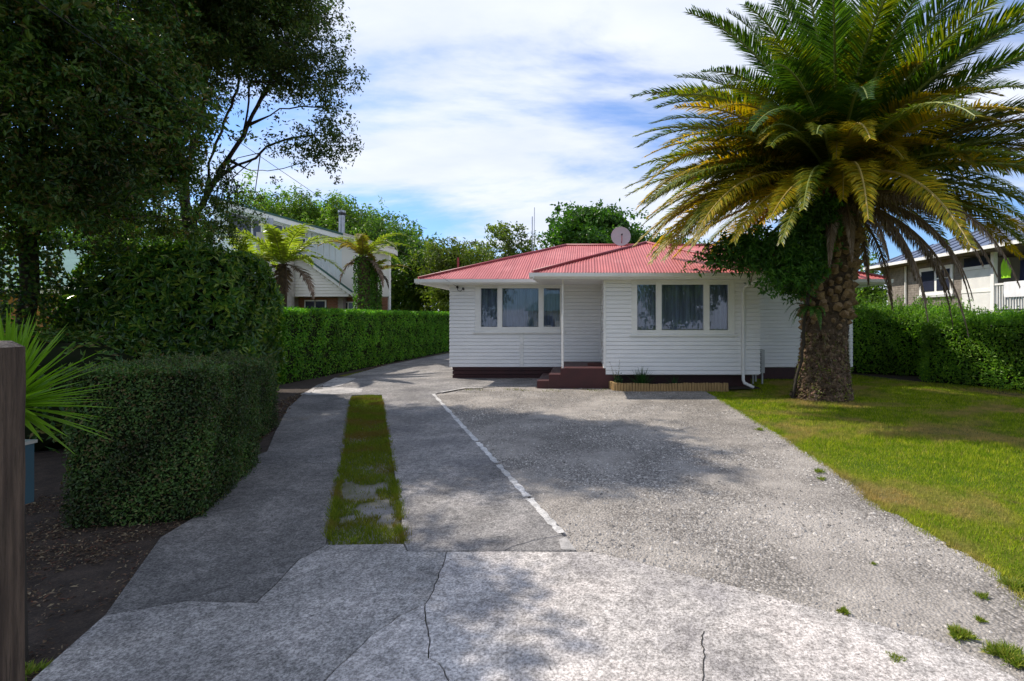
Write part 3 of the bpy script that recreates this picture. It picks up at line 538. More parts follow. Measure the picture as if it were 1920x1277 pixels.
# windows
def window(Y, w, panes, zb, zt, name='window'):
    f = MB(); x0, x1, zs = w
    yf, yb = Y-.06, Y+.05
    f.box(x0, panes[0][0], yf, yb, zs+.045, SOF); f.box(panes[-1][1], x1, yf, yb, zs+.045, SOF)
    for a, b in zip(panes[:-1], panes[1:]): f.box(a[1], b[0], yf+.004, yb, zs+.045, SOF)
    for a in panes: f.box(a[0], a[1], yf+.008, yb, zs+.045, zb); f.box(a[0], a[1], yf+.008, yb, zt, SOF)
    fr = f.build(name, M['trim'], house)
    bxo('sill', M['trim'], fr, x0-.06, x1+.06, Y-.10, Y+.02, zs, zs+.044)
    for i, a in enumerate(panes):
        if i != 1:                                                 # opening sash with its own frame line
            s = MB(); o = .026
            s.box(a[0]-o, a[0]-.001, yf-.012, yf+.01, zb-o, zt+o).box(a[1]+.001, a[1]+o, yf-.012, yf+.01, zb-o, zt+o).box(a[0]-.001, a[1]+.001, yf-.012, yf+.01, zb-o*1.8, zb-.001).box(a[0]-.001, a[1]+.001, yf-.012, yf+.01, zt+.001, zt+o)
            s.build('sash', M['trim'], fr)
        g = .004
        bxo('pane', M['glass'], fr, a[0]-.005, a[1]+.005, Y+.0, Y+g, zb-.005, zt+.005)
    # net curtain with folds, and lining drapes at the sides
    def cloth(nm, xa, xb, yy, m, wl, amp, zbb, ztt):
        n = int((xb-xa)/.012); xs = np.linspace(xa, xb, n); ph = random.random()*6
        y = yy+amp*np.sin(xs*2*PI/wl+ph+1.2*np.sin(xs*4.1))+amp*.4*np.sin(xs*2*PI/wl*2.3)
        v = np.concatenate([np.stack([xs, y, np.full(n, ztt)], 1), np.stack([xs, y*1.0, np.full(n, zbb)], 1)])
        q = np.array([[i, i+1, n+i+1, n+i] for i in range(n-1)])
        MB().add(v, q).build(nm, m, fr, smooth=True)
    cloth('net_curtain', x0+.1, x1-.1, Y+.16, M['net'], .13, .022, zs+.06, 2.74)
    cloth('drape', x0+.12, x0+.42, Y+.26, M['curtain_lining'], .11, .03, zs, 2.74)
    cloth('drape', x1-.42, x1-.12, Y+.26, M['curtain_lining'], .11, .03, zs, 2.74)
    if Y == Y1: cloth('drape', -1.75, -1.5, Y+.26, M['curtain_lining'], .11, .03, zs, 2.74)
    return fr
window(Y1, W1, [(-3.225, -2.72), (-2.577, -1.468), (-1.312, -.816)], 1.573, 2.752)
window(Y0, W2, [(1.332, 1.829), (1.979, 3.085), (3.239, 3.732)], 1.525, 2.727)
# entry door on the side of the projecting room
d = bxo('door', M['trim'], house, BX0-.02, BX0+.03, 13.90, 14.70, .53, 2.50)
bxo('door_handle', M['metal'], d, BX0-.07, BX0-.021, 13.97, 14.02, 1.45, 1.50)
MB().box(BX0-.035, BX0+.001, 13.85, 13.899, .52, 2.56).box(BX0-.035, BX0+.001, 14.701, 14.75, .52, 2.56).box(BX0-.035, BX0+.001, 13.899, 14.701, 2.501, 2.56).build('door_frame', M['trim'], house)
# porch
MB().box(-.69, .50, 13.50, Y1-.04, -.02, .52).box(.5, .72, 13.50, Y0+.04, -.02, .345).build('porch_floor', M['maroonstep'], house)
bxo('step', M['maroonstep'], house, -1.0, -.692, 13.50, Y1-.05, -.02, .355)
bxo('step', M['maroonstep'], house, -1.31, -1.002, 13.50, Y1-.05, -.02, .185)
MB().tube([(-.634, 13.58, .52), (-.634, 13.58, SOF)], .027, 8).build('porch_post', M['trim'], house, smooth=False)
# soffit, fascia and gutters
EX0, EX1, EY0, EY1 = -4.94, 8.87, 15.06, 23.4; HW = (EY1-EY0)/2
BE0, BE1, BEY = -1.35, 5.12, 12.96; BH = (BE1-BE0)/2
MB().box(EX0+.03, EX1-.03, EY0+.03, EY1-.03, SOF, SOF+.02).build('soffit', M['trim'], house)
MB().box(BE0+.03, BE1-.03, BEY+.03, EY0+.029, SOF-.001, SOF+.02).build('soffit', M['trim'], house)
def gutter(p, q, n):
    p = np.array(p); q = np.array(q); n = np.array(n, float)
    prof = [(0, SOF-.01), (.03, SOF-.01), (.03, 2.875), (.10, 2.868), (.125, 2.90), (.125, 2.985), (.105, 2.985), (.10, 2.92), (0.0, 2.92)]
    k = len(prof); v = [(a[0]+n[0]*o, a[1]+n[1]*o, z) for a in (p, q) for o, z in prof]
    f = [[i, (i+1) % k, k+(i+1) % k, k+i] for i in range(k)]+[list(range(k))[::-1], list(range(k, 2*k))]
    MB().add(v, f).build('gutter', M['trim'], house)
gutter((EX0-.10, EY0+.03), (BE0+.02, EY0+.03), (0, -1)); gutter((BE1-.02, EY0+.03), (EX1+.1, EY0+.03), (0, -1))
gutter((EX0+.03, EY0-.09), (EX0+.03, EY1+.1), (-1, 0)); gutter((EX1-.03, EY0-.09), (EX1-.03, EY1+.1), (1, 0))
gutter((BE0-.10, BEY+.03), (BE1+.10, BEY+.03), (0, -1)); gutter((BE0+.03, BEY-.09), (BE0+.03, EY0), (-1, 0)); gutter((BE1-.03, BEY-.09), (BE1-.03, EY0), (1, 0))
# corrugated roof slopes
roof = empty('roof', (0, 0, 0)); roof.parent = house
def slope(o, u, v, u0, u1, vmax, vmin=lambda a: 0.0, t=T):
    us = np.arange(u0, u1+.001, .0127); n = len(us)
    lift = .010*np.sin(us*2*PI/.0762)+.012+.006*((us/.762) % 1 < .07)
    v0 = np.array([vmin(a) for a in us]); v1 = np.array([max(vmax(a), vmin(a)+.001) for a in us])
    o = np.array(o, float); u = np.array(u, float); v = np.array(v, float)
    nrows = 1
    def row(vv):
        p = o[None, :]+u[None, :]*us[:, None]+v[None, :]*vv[:, None]; return np.c_[p, EZ+vv*t+lift]
    V = np.concatenate([row(v0-.03*(v0 <= 0)), row(v1)])
    q = np.array([[i, i+1, n+i+1, n+i] for i in range(n-1)])
    if u[0]*v[1]-u[1]*v[0] < 0: q = q[:, ::-1]
    MB().add(V, q).build('roof_slope', M['roof'], roof, smooth=True)
WX = EX1-EX0
slope((EX0, EY0), (1, 0), (0, 1), 0, WX, lambda a: min(a, WX-a, HW))
slope((EX0, EY1), (1, 0), (0, -1), 0, WX, lambda a: min(a, WX-a, HW))
slope((EX0, EY0), (0, 1), (1, 0), 0, 2*HW, lambda a: min(a, 2*HW-a))
slope((EX1, EY0), (0, 1), (-1, 0), 0, 2*HW, lambda a: min(a, 2*HW-a))
slope((BE0, BEY), (1, 0), (0, 1), 0, 2*BH, lambda a: min(a, 2*BH-a))
dv = EY0-BEY
slope((BE0, BEY), (0, 1), (1, 0), 0, BH+dv, lambda a: min(a, BH), lambda a: max(0, a-dv))
slope((BE1, BEY), (0, 1), (-1, 0), 0, BH+dv, lambda a: min(a, BH), lambda a: max(0, a-dv))
RZ = EZ+HW*T+.02; BZ = EZ+BH*T+.02; c1 = (EX0+HW, EY0+HW, RZ); c2 = (EX1-HW, EY0+HW, RZ); bc = (BE0+BH, BEY+BH, BZ)
def cap(p, q): MB().tube([p, q], .055, 8).build('ridge_cap', M['ridge'], roof, smooth=True)
cap(c1, c2); cap((EX0, EY0, EZ+.02), c1); cap((EX0, EY1, EZ+.02), c1); cap((EX1, EY0, EZ+.02), c2); cap((EX1, EY1, EZ+.02), c2)
cap((BE0, BEY, EZ+.02), bc); cap((BE1, BEY, EZ+.02), bc); cap(bc, (bc[0], EY0+BH, BZ))
# downpipe, insulators
MB().tube([(4.36, 12.95, 2.87), (4.35, 13.0, 2.80), (4.27, 13.2, 2.73), (4.16, 13.4, 2.68), (4.12, 13.47, 2.58), (4.12, 13.47, 2.2), (4.12, 13.47, .22), (4.14, 13.44, .14), (4.24, 13.36, .09), (4.33, 13.28, .04)], .042, 10).build('downpipe', M['trim'], house, smooth=True)
MB().tube([(7.98, 15.58, .0), (7.98, 15.58, 2.87)], .04, 8).build('downpipe', M['trim'], house, smooth=True)
ins = MB()
for x, z in ((-3.93, 2.79), (-3.75, 2.74)): ins.tube([(x, 15.62, z-.03), (x, 15.55, z), (x, 15.50, z+.01)], [.02, .035, .02], 8)
ins.tube([(-3.93, 15.52, 2.77), (-3.9, 15.5, 2.68), (-3.82, 15.5, 2.66), (-3.75, 15.52, 2.72)], .009, 6)
ins.build('wire_insulator', M['black'], house)
bxo('wall_vent', M['trim'], house, 4.3, 4.42, Y0-.04, Y0-.03, 2.78, 2.84)
mt = bxo('door_mat', M['mat'], None, .03, .44, 14.25, 15.05, .524, .536); tag(mt, 'dark red brown door mat lying on the maroon porch floor', 'doormat')
# satellite dish on roof
dish = empty('satellite_dish', (PX(1165, 17.2), 17.2, 3.8), label='round grey satellite dish on a short red pole above the red roof', cat='satellite dish')
mbx = MB(); n = 28; rr = .33; rings = 5; v = []
tl = math.radians(14)
for i in range(rings+1):
    r = rr*i/rings
    for j in range(n):
        a = 2*PI*j/n; x = r*math.cos(a); z = r*math.sin(a)*1.03; y = .32*r*r
        v.append((x-.02, y*-1*1.0, z))
q = []
for i in range(rings):
    for j in range(n): q.append([i*n+j, i*n+(j+1) % n, (i+1)*n+(j+1) % n, (i+1)*n+j])
v = np.array(v); y_, z_ = v[:, 1].copy(), v[:, 2].copy(); v[:, 1] = y_*math.cos(tl)+z_*math.sin(tl)-.05; v[:, 2] = -y_*math.sin(tl)*.3+z_*math.cos(tl)+.78
v2 = v.copy(); v2[:, 1] += .015
mbx.add(v, np.array(q)).add(v2, np.array(q)[:, ::-1])
mbx.build('reflector', M['grey'], dish, smooth=True)
MB().tube([(0, .03, -.05), (0, .03, .72)], .022, 8).build('pole', M['ridge'], dish)
MB().tube([(0, 0, .5), (0, -.28, .62), (0, -.30, .78)], .012, 6).build('arm', M['ridge'], dish)
MB().tube([(0, -.33, .80), (0, -.24, .80)], .03, 8).build('receiver', M['black'], dish)
# heat pump
hp = empty('heat_pump', (4.78, 14.6, .3), label='white heat pump outdoor unit tucked behind the corner by the downpipe', cat='heat pump')
MB().box(-.16, .16, -.4, .4, .02, .66).build('cabinet', M['greypaint'], hp)
bxo('grille_panel', M['black'], hp, -.13, .06, -.412, -.401, .06, .62)
g = None
for i in range(10):
    z = .09+i*.055
    if g is None: g = bxo('grille_slat', M['greypaint'], hp, -.13, .06, -.424, -.413, z, z+.012); g0z = z
    else:
        c = g.copy(); C.objects.link(c); c.location.z = z-g0z
MB().box(-.15, -.11, -.3, -.25, -.3, .02).box(-.15, -.11, .25, .3, -.3, .02).box(.11, .15, -.3, -.25, -.3, .02).box(.11, .15, .25, .3, -.3, .02).build('feet', M['greypaint'], hp)
# log edging
edg = empty('log_edging', (2.2, 13.1, 0), label='low edging of short pine logs around the flower bed', cat='garden edging'); edg.location = (0, 0, 0)
pth = [(0.62, 13.45), (0.72, 13.1), (0.9, 13.0), (1.5, 12.97), (2.1, 13.0), (2.7, 13.03), (3.3, 13.02), (3.62, 13.0)]
lg = None; d_ = 0; pa = [np.array(p) for p in pth]
tot = sum(np.linalg.norm(b-a) for a, b in zip(pa[:-1], pa[1:])); k = int(tot/.072)
for i in range(k+1):
    s = i*.072
    for a, b in zip(pa[:-1], pa[1:]):
        l = np.linalg.norm(b-a)
        if s <= l: p = a+(b-a)*s/l; break
        s -= l
    else: p = pa[-1]
    if lg is None:
        lg = MB().tube([(0, 0, -.03), (0, 0, .19), (0, 0, .20)], [.036, .036, .028], 10).build('log', M['log'], edg, smooth=False); c = lg
    else: c = lg.copy(); C.objects.link(c)
    c.location = (p[0], p[1]+random.uniform(-.006, .006), random.uniform(-.012, .0)-.02*math.sin(min(1, max(0, (p[0]-1.3)/1.2))*PI)); c.rotation_euler = (random.uniform(-.04, .04), random.uniform(-.04, .04), random.random()*6)
# ------------------------------------------------------------ plants
def strap_leaf(base, d, L, w, droop=0.3, fold=0.25, seg=5):
    d = np.array(d, float); d /= np.linalg.norm(d); side = np.cross(d, (0, 0, 1.0)); side /= np.linalg.norm(side)+1e-9
    pts = []; p = np.array(base, float); cur = d.copy(); v = []
    for i in range(seg+1):
        t = i/seg; ww = w*(0.55+1.6*t if t < .28 else (1-(t-.28)/.72)**.8)*(1 if t >= .28 else 1)
        if i == seg: ww = .0008
        up = np.cross(side, cur)
        v += [p-side*ww/2+up*ww*fold, p, p+side*ww/2+up*ww*fold]
        p = p+cur*L/seg; cur = cur+np.array([0, 0, -droop/seg]); cur /= np.linalg.norm(cur)
    q = []
    for i in range(seg):
        a = 3*i; q += [[a, a+1, a+4, a+3], [a+1, a+2, a+5, a+4]]
    return np.array(v), np.array(q)
def spiky(name, label, cat, loc, n, L, w, m, emin=5, emax=85, droop=.3, stemh=0.0, **k):
    r = empty(name, loc, label=label, cat=cat, **k)
    if stemh: MB().tube([(0, 0, -.03), (0, 0, stemh)], [.07, .05], 8).build('stem', M['bark'], r)
    for i in range(n):
        a = i*2.39996+random.uniform(-.2, .2); el = math.radians(emin+(emax-emin)*((i+.5)/n)**.8+random.uniform(-6, 6))
        d = (math.cos(a)*math.cos(el), math.sin(a)*math.cos(el), math.sin(el))
        v, q = strap_leaf((d[0]*.03, d[1]*.03, stemh-.01+.12*(i/n)*(1 if stemh else 0)), d, L*random.uniform(.75, 1.1), w, droop*random.uniform(.5, 1.4))
        MB().add(v, q).build('leaf', m, r)
    return r
spiky('spiky_plant', 'bright green spiky yucca like plant behind the wooden gate post', 'plant', (PX(18, 2.75), 2.75, 0), 150, .43, .032, M['yucca'], -35, 86, .12, 1.36)
spiky('strap_leaf_plant', 'larger clump of dark strap leaves in the log edged bed', 'plant', (1.42, 13.3, .03), 60, .55, .035, M['strap'], 25, 88, .35)
spiky('strap_leaf_plant', 'smaller clump of dark strap leaves right of the large clump in the bed', 'plant', (2.27, 13.3, .03), 22, .38, .025, M['strap'], 25, 85, .3)
spiky('seedling', 'tiny green seedling in the log edged bed near its right end', 'plant', (2.75, 13.25, .03), 9, .12, .02, M['strap'], 15, 70, .3)
r = empty('twiggy_plant', (.80, 13.22, 0), label='thin twiggy plant at the left end of the log edged bed by the steps', cat='plant')
tw = MB(); lv = MB()
for i in range(6):
    a = random.random()*6.3; h = random.uniform(.4, .85); tip = (-.12*random.random()+math.cos(a)*.12, math.sin(a)*.08, h)
    tw.tube([(0, 0, 0), (tip[0]*.4, tip[1]*.4, h*.5), tip], [.006, .004, .002], 5)
    for j in range(14):
        t = .35+.65*j/14; c = np.array([[tip[0]*t, tip[1]*t, h*t]]); leaf_quads(lv, c, rng.normal(0, 1, (1, 3)), rng.normal(0, 1, (1, 3)), .035, .014)
c = rng.normal(0, .05, (160, 3))*(1, 1, 1.6)+(0, 0, .2); leaf_quads(lv, c, rng.normal(0, 1, (160, 3)), rng.normal(0, 1, (160, 3)), .06, .03)
tw.build('stem', M['drystem'], r); lv.build('foliage', M['strap'], r)
def hedge(name, label, cat, cn, zt, dens, L, Wd, m, rough=.03, depth=.10, amp=.03, ws=2.0, z0=0.02, sidesel=None, coreinset=.10, up=0.0, **k):
    """cn: four ground corners counter-clockwise, zt: top height at each"""
    r = empty(name, (0, 0, 0), label=label, cat=cat, **k)
    cn = [np.array(c, float) for c in cn]; cx = sum(cn)/4; ci = [c+(cx-c)/np.linalg.norm(cx-c)*coreinset*1.4 for c in cn]
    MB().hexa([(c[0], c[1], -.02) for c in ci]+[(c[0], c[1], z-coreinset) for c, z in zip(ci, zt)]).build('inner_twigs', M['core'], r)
    mb = MB()
    for i in range(4):
        a, b = cn[i], cn[(i+1) % 4]; za, zb = zt[i], zt[(i+1) % 4]; l = np.linalg.norm(b-a); n = int(l*(za+zb)/2*dens*(1 if sidesel is None or i in sidesel else .25))
        u = rng.random(n); z = z0+(za+(zb-za)*u-z0)*rng.random(n)**.92; nv = np.array([(b-a)[1], -(b-a)[0], 0])/l
        p = np.c_[a[None]+(b-a)[None]*u[:, None], z]; off = -depth*rng.random(n)**2+rng.normal(0, rough, n)+amp*wob(p, ws)
        p = p+nv[None]*off[:, None]
        nr = nv[None]+rng.normal(0, .55, (n, 3)); ax = rng.normal(0, 1, (n, 3))+nv[None]*.4+np.array([0, 0, up]); ax -= nr*(ax*nr).sum(1)[:, None]/(nr*nr).sum(1)[:, None]*.8
        leaf_quads(mb, p, ax, nr, L*rng.uniform(.6, 1.3, n), Wd*rng.uniform(.7, 1.2, n))
    l1 = np.linalg.norm(cn[1]-cn[0]); l2 = np.linalg.norm(cn[3]-cn[0]); n = int(l1*l2*dens*1.1); u = rng.random(n)[:, None]; w_ = rng.random(n)[:, None]
    p2 = (cn[0]*(1-u)+cn[1]*u)*(1-w_)+(cn[3]*(1-u)+cn[2]*u)*w_; z = ((zt[0]*(1-u)+zt[1]*u)*(1-w_)+(zt[3]*(1-u)+zt[2]*u)*w_)[:, 0]
    p = np.c_[p2, z]; p[:, 2] += amp*wob(p, ws)-depth*rng.random(n)**2+np.abs(rng.normal(0, rough, n))
    nr = np.array([0, 0, 1.0])+rng.normal(0, .5, (n, 3)); ax = rng.normal(0, 1, (n, 3))+np.array([0, 0, .3+up])
    leaf_quads(mb, p, ax, nr, L*rng.uniform(.6, 1.3, n), Wd*rng.uniform(.7, 1.2, n))
    mb.build('foliage', m, r); return r
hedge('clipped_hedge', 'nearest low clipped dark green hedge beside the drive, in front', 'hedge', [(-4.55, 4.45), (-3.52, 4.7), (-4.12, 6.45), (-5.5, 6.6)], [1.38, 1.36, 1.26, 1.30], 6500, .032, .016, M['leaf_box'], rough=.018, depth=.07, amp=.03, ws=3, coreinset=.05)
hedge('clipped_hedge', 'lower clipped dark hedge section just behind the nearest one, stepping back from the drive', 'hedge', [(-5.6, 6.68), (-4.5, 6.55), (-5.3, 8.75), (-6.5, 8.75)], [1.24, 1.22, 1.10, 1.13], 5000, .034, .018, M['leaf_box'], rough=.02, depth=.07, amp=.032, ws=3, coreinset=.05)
hedge('long_hedge', 'long bright green clipped hedge running back along the far side of the drive', 'hedge', [(-10.0, 14.2), (-8.5, 14.4), (-7.55, 30.5), (-9.0, 30.5)], [2.05, 2.05, 2.09, 2.07], 1500, .085, .048, M['leaf_hedge'], rough=.03, depth=.13, amp=.045, ws=2.5)
hedge('right_hedge', 'leafy green hedge at the right edge of the lawn with a bright sunny top', 'hedge', [(9.75, 14.95), (11.3, 12.3), (17.0, 14.0), (15.6, 17.0)], [1.60, 1.95, 2.1, 2.0], 1100, .085, .04, M['leaf_feather'], rough=.07, depth=.12, amp=.13, ws=2.2, coreinset=.16, up=.4)
hedge('shaded_hedge', 'darker shaded hedge between the palm trunk and the leafy right hedge', 'hedge', [(8.75, 17.4), (11.3, 15.9), (14, 18.6), (9.2, 20.2)], [1.95, 1.95, 2.1, 2.1], 1000, .095, .045, M['leaf_feather'], rough=.09, depth=.14, amp=.16, ws=2.0, coreinset=.18, up=.5)
# wispy shoots on top of the right hedges
def shoots(parent, pts, m, h=.45, L=.07):
    s = MB(); l = MB()
    for p in pts:
        p = np.array(p); tip = p+np.array([random.uniform(-.15, .15), random.uniform(-.15, .15), h*random.uniform(.5, 1.2)])
        s.tube([p, (p+tip)/2+rng.normal(0, .02, 3), tip], [.006, .004, .002], 4)
        n = 26; t = rng.random(n)[:, None]; leaf_quads(l, p+(tip-p)*t, rng.normal(0, .7, (n, 3))+np.array([0, 0, .4]), rng.normal(0, 1, (n, 3)), L, L*.4)
    s.build('shoots', M['stem'], parent, kind='stuff'); l.build('shoot_leaves', m, parent, kind='stuff')
hs = [o for o in C.objects if o.name.startswith(('right_hedge', 'shaded_hedge'))]
hc = [o for o in C.objects if o.name.startswith('clipped_hedge')]
for h_, (x0, x1, y0, y1, z_) in zip(hc, [(-4.5, -3.75, 4.6, 6.4, 1.34), (-5.6, -4.8, 6.8, 8.6, 1.15)]): shoots(h_, [(rng.uniform(x0, x1)-(y-y0)*.25, y, z_) for y in rng.uniform(y0, y1, 90)], M['leaf_box'], .09, .028)
shoots(hs[0], [(random.uniform(10.2, 14), 0, 1.75) for _ in range(0)]+[(a, 14.6-(a-10)*.9+random.random()*2.2, 1.65+.1*(a-10)/3) for a in rng.uniform(10.0, 13, 160)], M['leaf_feather'])
shoots(hs[1], [(a, 17.3-(a-9)*.45+random.random()*1.5, 1.9) for a in rng.uniform(9.0, 12.2, 150)], M['leaf_feather'], .6)
# big whorled-leaf shrub
def rosettes(mb, P, nr, L, Wd, k=7):
    for j in range(k):
        n = len(P); ax = rng.normal(0, 1, (n, 3)); ax -= nr*(ax*nr).sum(1)[:, None]; ax = unit(ax)*.9+nr*rng.uniform(.1, .7, (n, 1))
        leaf_quads(mb, P, ax, nr+rng.normal(0, .25, (n, 3)), L*rng.uniform(.7, 1.15, n), Wd)
def shrub(name, label, cat, blobs, n, L, Wd, m, k=7, box=None, **kk):
    r = empty(name, (0, 0, 0), label=label, cat=cat, **kk); mb = MB(); co = MB()
    for (c, rad, share) in blobs:
        c = np.array(c); rad = np.array(rad); q = unit(rng.normal(0, 1, (int(n*share), 3))); e = 1/np.maximum((np.abs(q)**4).sum(1)**.25, 1e-6); q4 = q*e[:, None]  # superellipsoid
        s = 1+.08*wob(q4*rad+c, 1.6)-.18*rng.random(len(q))**2; P = c+q4*rad*s[:, None]
        ok = P[:, 2] > .05; P = P[ok]; nr = unit(np.sign(q4[ok])*np.abs(q4[ok])**3/rad)
        rosettes(mb, P, unit(nr+rng.normal(0, .3, nr.shape)), L, Wd, k)
        th = np.linspace(0, 2*PI, 17)[:-1]; rings = []
        for zz_ in np.linspace(-.92, .92, 7):
            rr = (1-abs(zz_)**4)**.25*.82; cxs = np.cos(th); sns = np.sin(th); ee = 1/((np.abs(cxs)**4+np.abs(sns)**4)**.25)
            rings.append(np.stack([c[0]+rad[0]*rr*cxs*ee, c[1]+rad[1]*rr*sns*ee, np.full(16, max(-.02, c[2]+rad[2]*zz_*.9))], 1))
        v = np.concatenate(rings); qd = [[i*16+j, i*16+(j+1) % 16, (i+1)*16+(j+1) % 16, (i+1)*16+j] for i in range(6) for j in range(16)]
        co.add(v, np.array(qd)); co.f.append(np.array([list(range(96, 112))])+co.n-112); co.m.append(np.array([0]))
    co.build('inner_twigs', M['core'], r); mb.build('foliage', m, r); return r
shrub('rhododendron', 'large dark whorled leaf rhododendron shrub above the low clipped hedge', 'shrub', [((-9.3, 11.8, 1.55), (1.75, 1.3, 1.85), .75), ((-10.7, 11.9, 1.2), (1.0, 1.1, 1.3), .2)], 6600, .19, .062, M['leaf_rhodo'])
shrub('sunlit_shrub', 'small sunlit glossy shrub under the brown wall of the low green roofed house', 'shrub', [((-13.3, 14.0, .95), (.9, .8, 1.2), 1)], 900, .10, .05, M['leaf_rhodo'], 6)
shrub('dark_shrub', 'dark shrub filling the shade behind the spiky plant', 'shrub', [((-9.0, 7.6, .7), (2.6, .9, .95), 1)], 1500, .11, .04, M['leaf_dark'], 6)
# ------------------------------------------------------------ trees
def tree(name, label, cat, limbs, blobs, ncl, lpc, L, Wd, m, clr=.45, flat=.7, seg=.55, tipr=.009, barkm='bark', expo=.5, droop=0.0, shell=.6, cr_cut=None, group=None):
    r = empty(name, (0, 0, 0), label=label, cat=cat, **({'group': group} if group else {}))
    nodes = []; par = []
    for li, l in enumerate(limbs):
        l = [np.array(p, float) for p in l]
        for _ in range(2):
            if len(l) > 2: l = [l[0]]+[x for a_, b_ in zip(l[:-1], l[1:]) for x in (a_*.75+b_*.25, a_*.25+b_*.75)][1:-1]+[l[-1]]
        if li == 0: prev = -1
        else: prev = int(np.argmin([np.linalg.norm(q-l[0]) for q in nodes]))
        start = True
        for a, b in zip(l[:-1], l[1:]):
            k = max(1, int(np.linalg.norm(b-a)/seg))
            for i in range(k+(1 if b is l[-1] else 0)):
                if li > 0 and start: start = False; continue
                start = False
                nodes.append(a+(b-a)*i/k+rng.normal(0, .02, 3)); par.append(prev); prev = len(nodes)-1
    nb = len(nodes)
    cl = []
    tv = sum(b[1][0]*b[1][1]*b[1][2] for b in blobs)
    for c, rad in blobs:
        n = max(2, int(ncl*rad[0]*rad[1]*rad[2]/tv)); q = unit(rng.normal(0, 1, (n, 3))); rr = np.where(rng.random(n) < shell, rng.uniform(.75, 1.0, n), rng.random(n)**(1/3))
        cl.append(np.array(c)+q*rr[:, None]*np.array(rad)*(1+.12*rng.normal(0, 1, (n, 1))))
    cl = np.concatenate(cl)
    if cr_cut is not None: cl = cl[[bool(cr_cut(p)) for p in cl]]
    top = np.array(nodes[int(nb*.6)]); cl = cl[np.argsort(np.linalg.norm(cl-top, axis=1))]
    NA = np.zeros((nb+len(cl)*12, 3)); NA[:nb] = nodes; nn = nb; D = {}
    minz = nodes[max(1, int(nb*.15))][2]
    for c in cl:
        d = np.linalg.norm(NA[:nn]-c, axis=1)+np.where(NA[:nn, 2] > c[2]+.3, .8, 0)+np.where(NA[:nn, 2] < minz, 5, 0)
        j = int(np.argmin(d)); dd = np.linalg.norm(c-NA[j]); k = int(min(8, max(1, dd/seg))); prev = j; a = NA[j].copy()
        for i in range(1, k+1):
            t = i/k; p = a+(c-a)*t+np.array([0, 0, .12*dd*math.sin(PI*t)])+(rng.normal(0, .06*min(dd, 2), 3) if i < k else 0)
            NA[nn] = p; par.append(prev); prev = nn; nn += 1
    NA = NA[:nn]; par = np.array(par); cnt = np.zeros(nn)
    child = np.zeros(nn, int)
    for i in range(nn):
        if par[i] >= 0: child[par[i]] += 1
    cnt[child == 0] = 1
    for i in range(nn-1, -1, -1):
        if par[i] >= 0: cnt[par[i]] += cnt[i]
    rad = tipr*np.maximum(cnt, 1)**expo
    # limbs were appended before clumps; parents always precede children
    mb = MB(); n = 6; th = np.arange(n)*2*PI/n
    ids = [i for i in range(nn) if par[i] >= 0]
    a = NA[par[ids]]; b = NA[ids]; ra = np.minimum(rad[par[ids]], rad[ids]*1.5); ra = np.where(np.array(ids) < nb, rad[par[ids]], ra); rb = rad[ids]
    t = unit(b-a); h = np.where(np.abs(t[:, 2:3]) < .9, np.array([[0, 0, 1.0]]), np.array([[1.0, 0, 0]])); u = unit(np.cross(t, h)); w = np.cross(t, u)
    ring = np.cos(th)[None, :, None]*u[:, None]+np.sin(th)[None, :, None]*w[:, None]
    a = a-t*ra[:, None]*.3; b = b+t*rb[:, None]*.3
    v = np.concatenate([a[:, None]+ring*ra[:, None, None], b[:, None]+ring*rb[:, None, None]], 1).reshape(-1, 3)
    q = np.array([[j, (j+1) % n, n+(j+1) % n, n+j] for j in range(n)]); q = (q[None]+(np.arange(len(ids))*2*n)[:, None, None]).reshape(-1, 4)
    mb.add(v, q).build('trunk', M[barkm], r, smooth=True)
    # leaves in small sprays round each clump
    ns = 9; K = len(cl); sc = cl[:, None]+rng.normal(0, clr, (K, ns, 3))*np.array([1, 1, flat]); sc = sc.reshape(-1, 3); per = max(1, lpc//ns)
    P = sc[:, None]+rng.normal(0, clr*.30, (len(sc), per, 3))*np.array([1, 1, flat]); 
    P[:, :, 2] -= droop*np.abs(rng.normal(0, 1, (len(sc), per)))
    P = P.reshape(-1, 3); n_ = len(P)
    nr = rng.normal(0, .8, (n_, 3))+np.array([0, 0, .7]); ax = rng.normal(0, 1, (n_, 3))+np.array([0, 0, -.3-droop*2])
    lm = MB(); leaf_quads(lm, P, ax, nr, L*rng.uniform(.6, 1.3, n_), Wd*rng.uniform(.7, 1.3, n_)); lm.build('crown', m, r)
    return r
def behind(p): return True
T2 = dict()
def pt(px, py, Y): return (PX(px, Y), Y, PZ(py, Y))
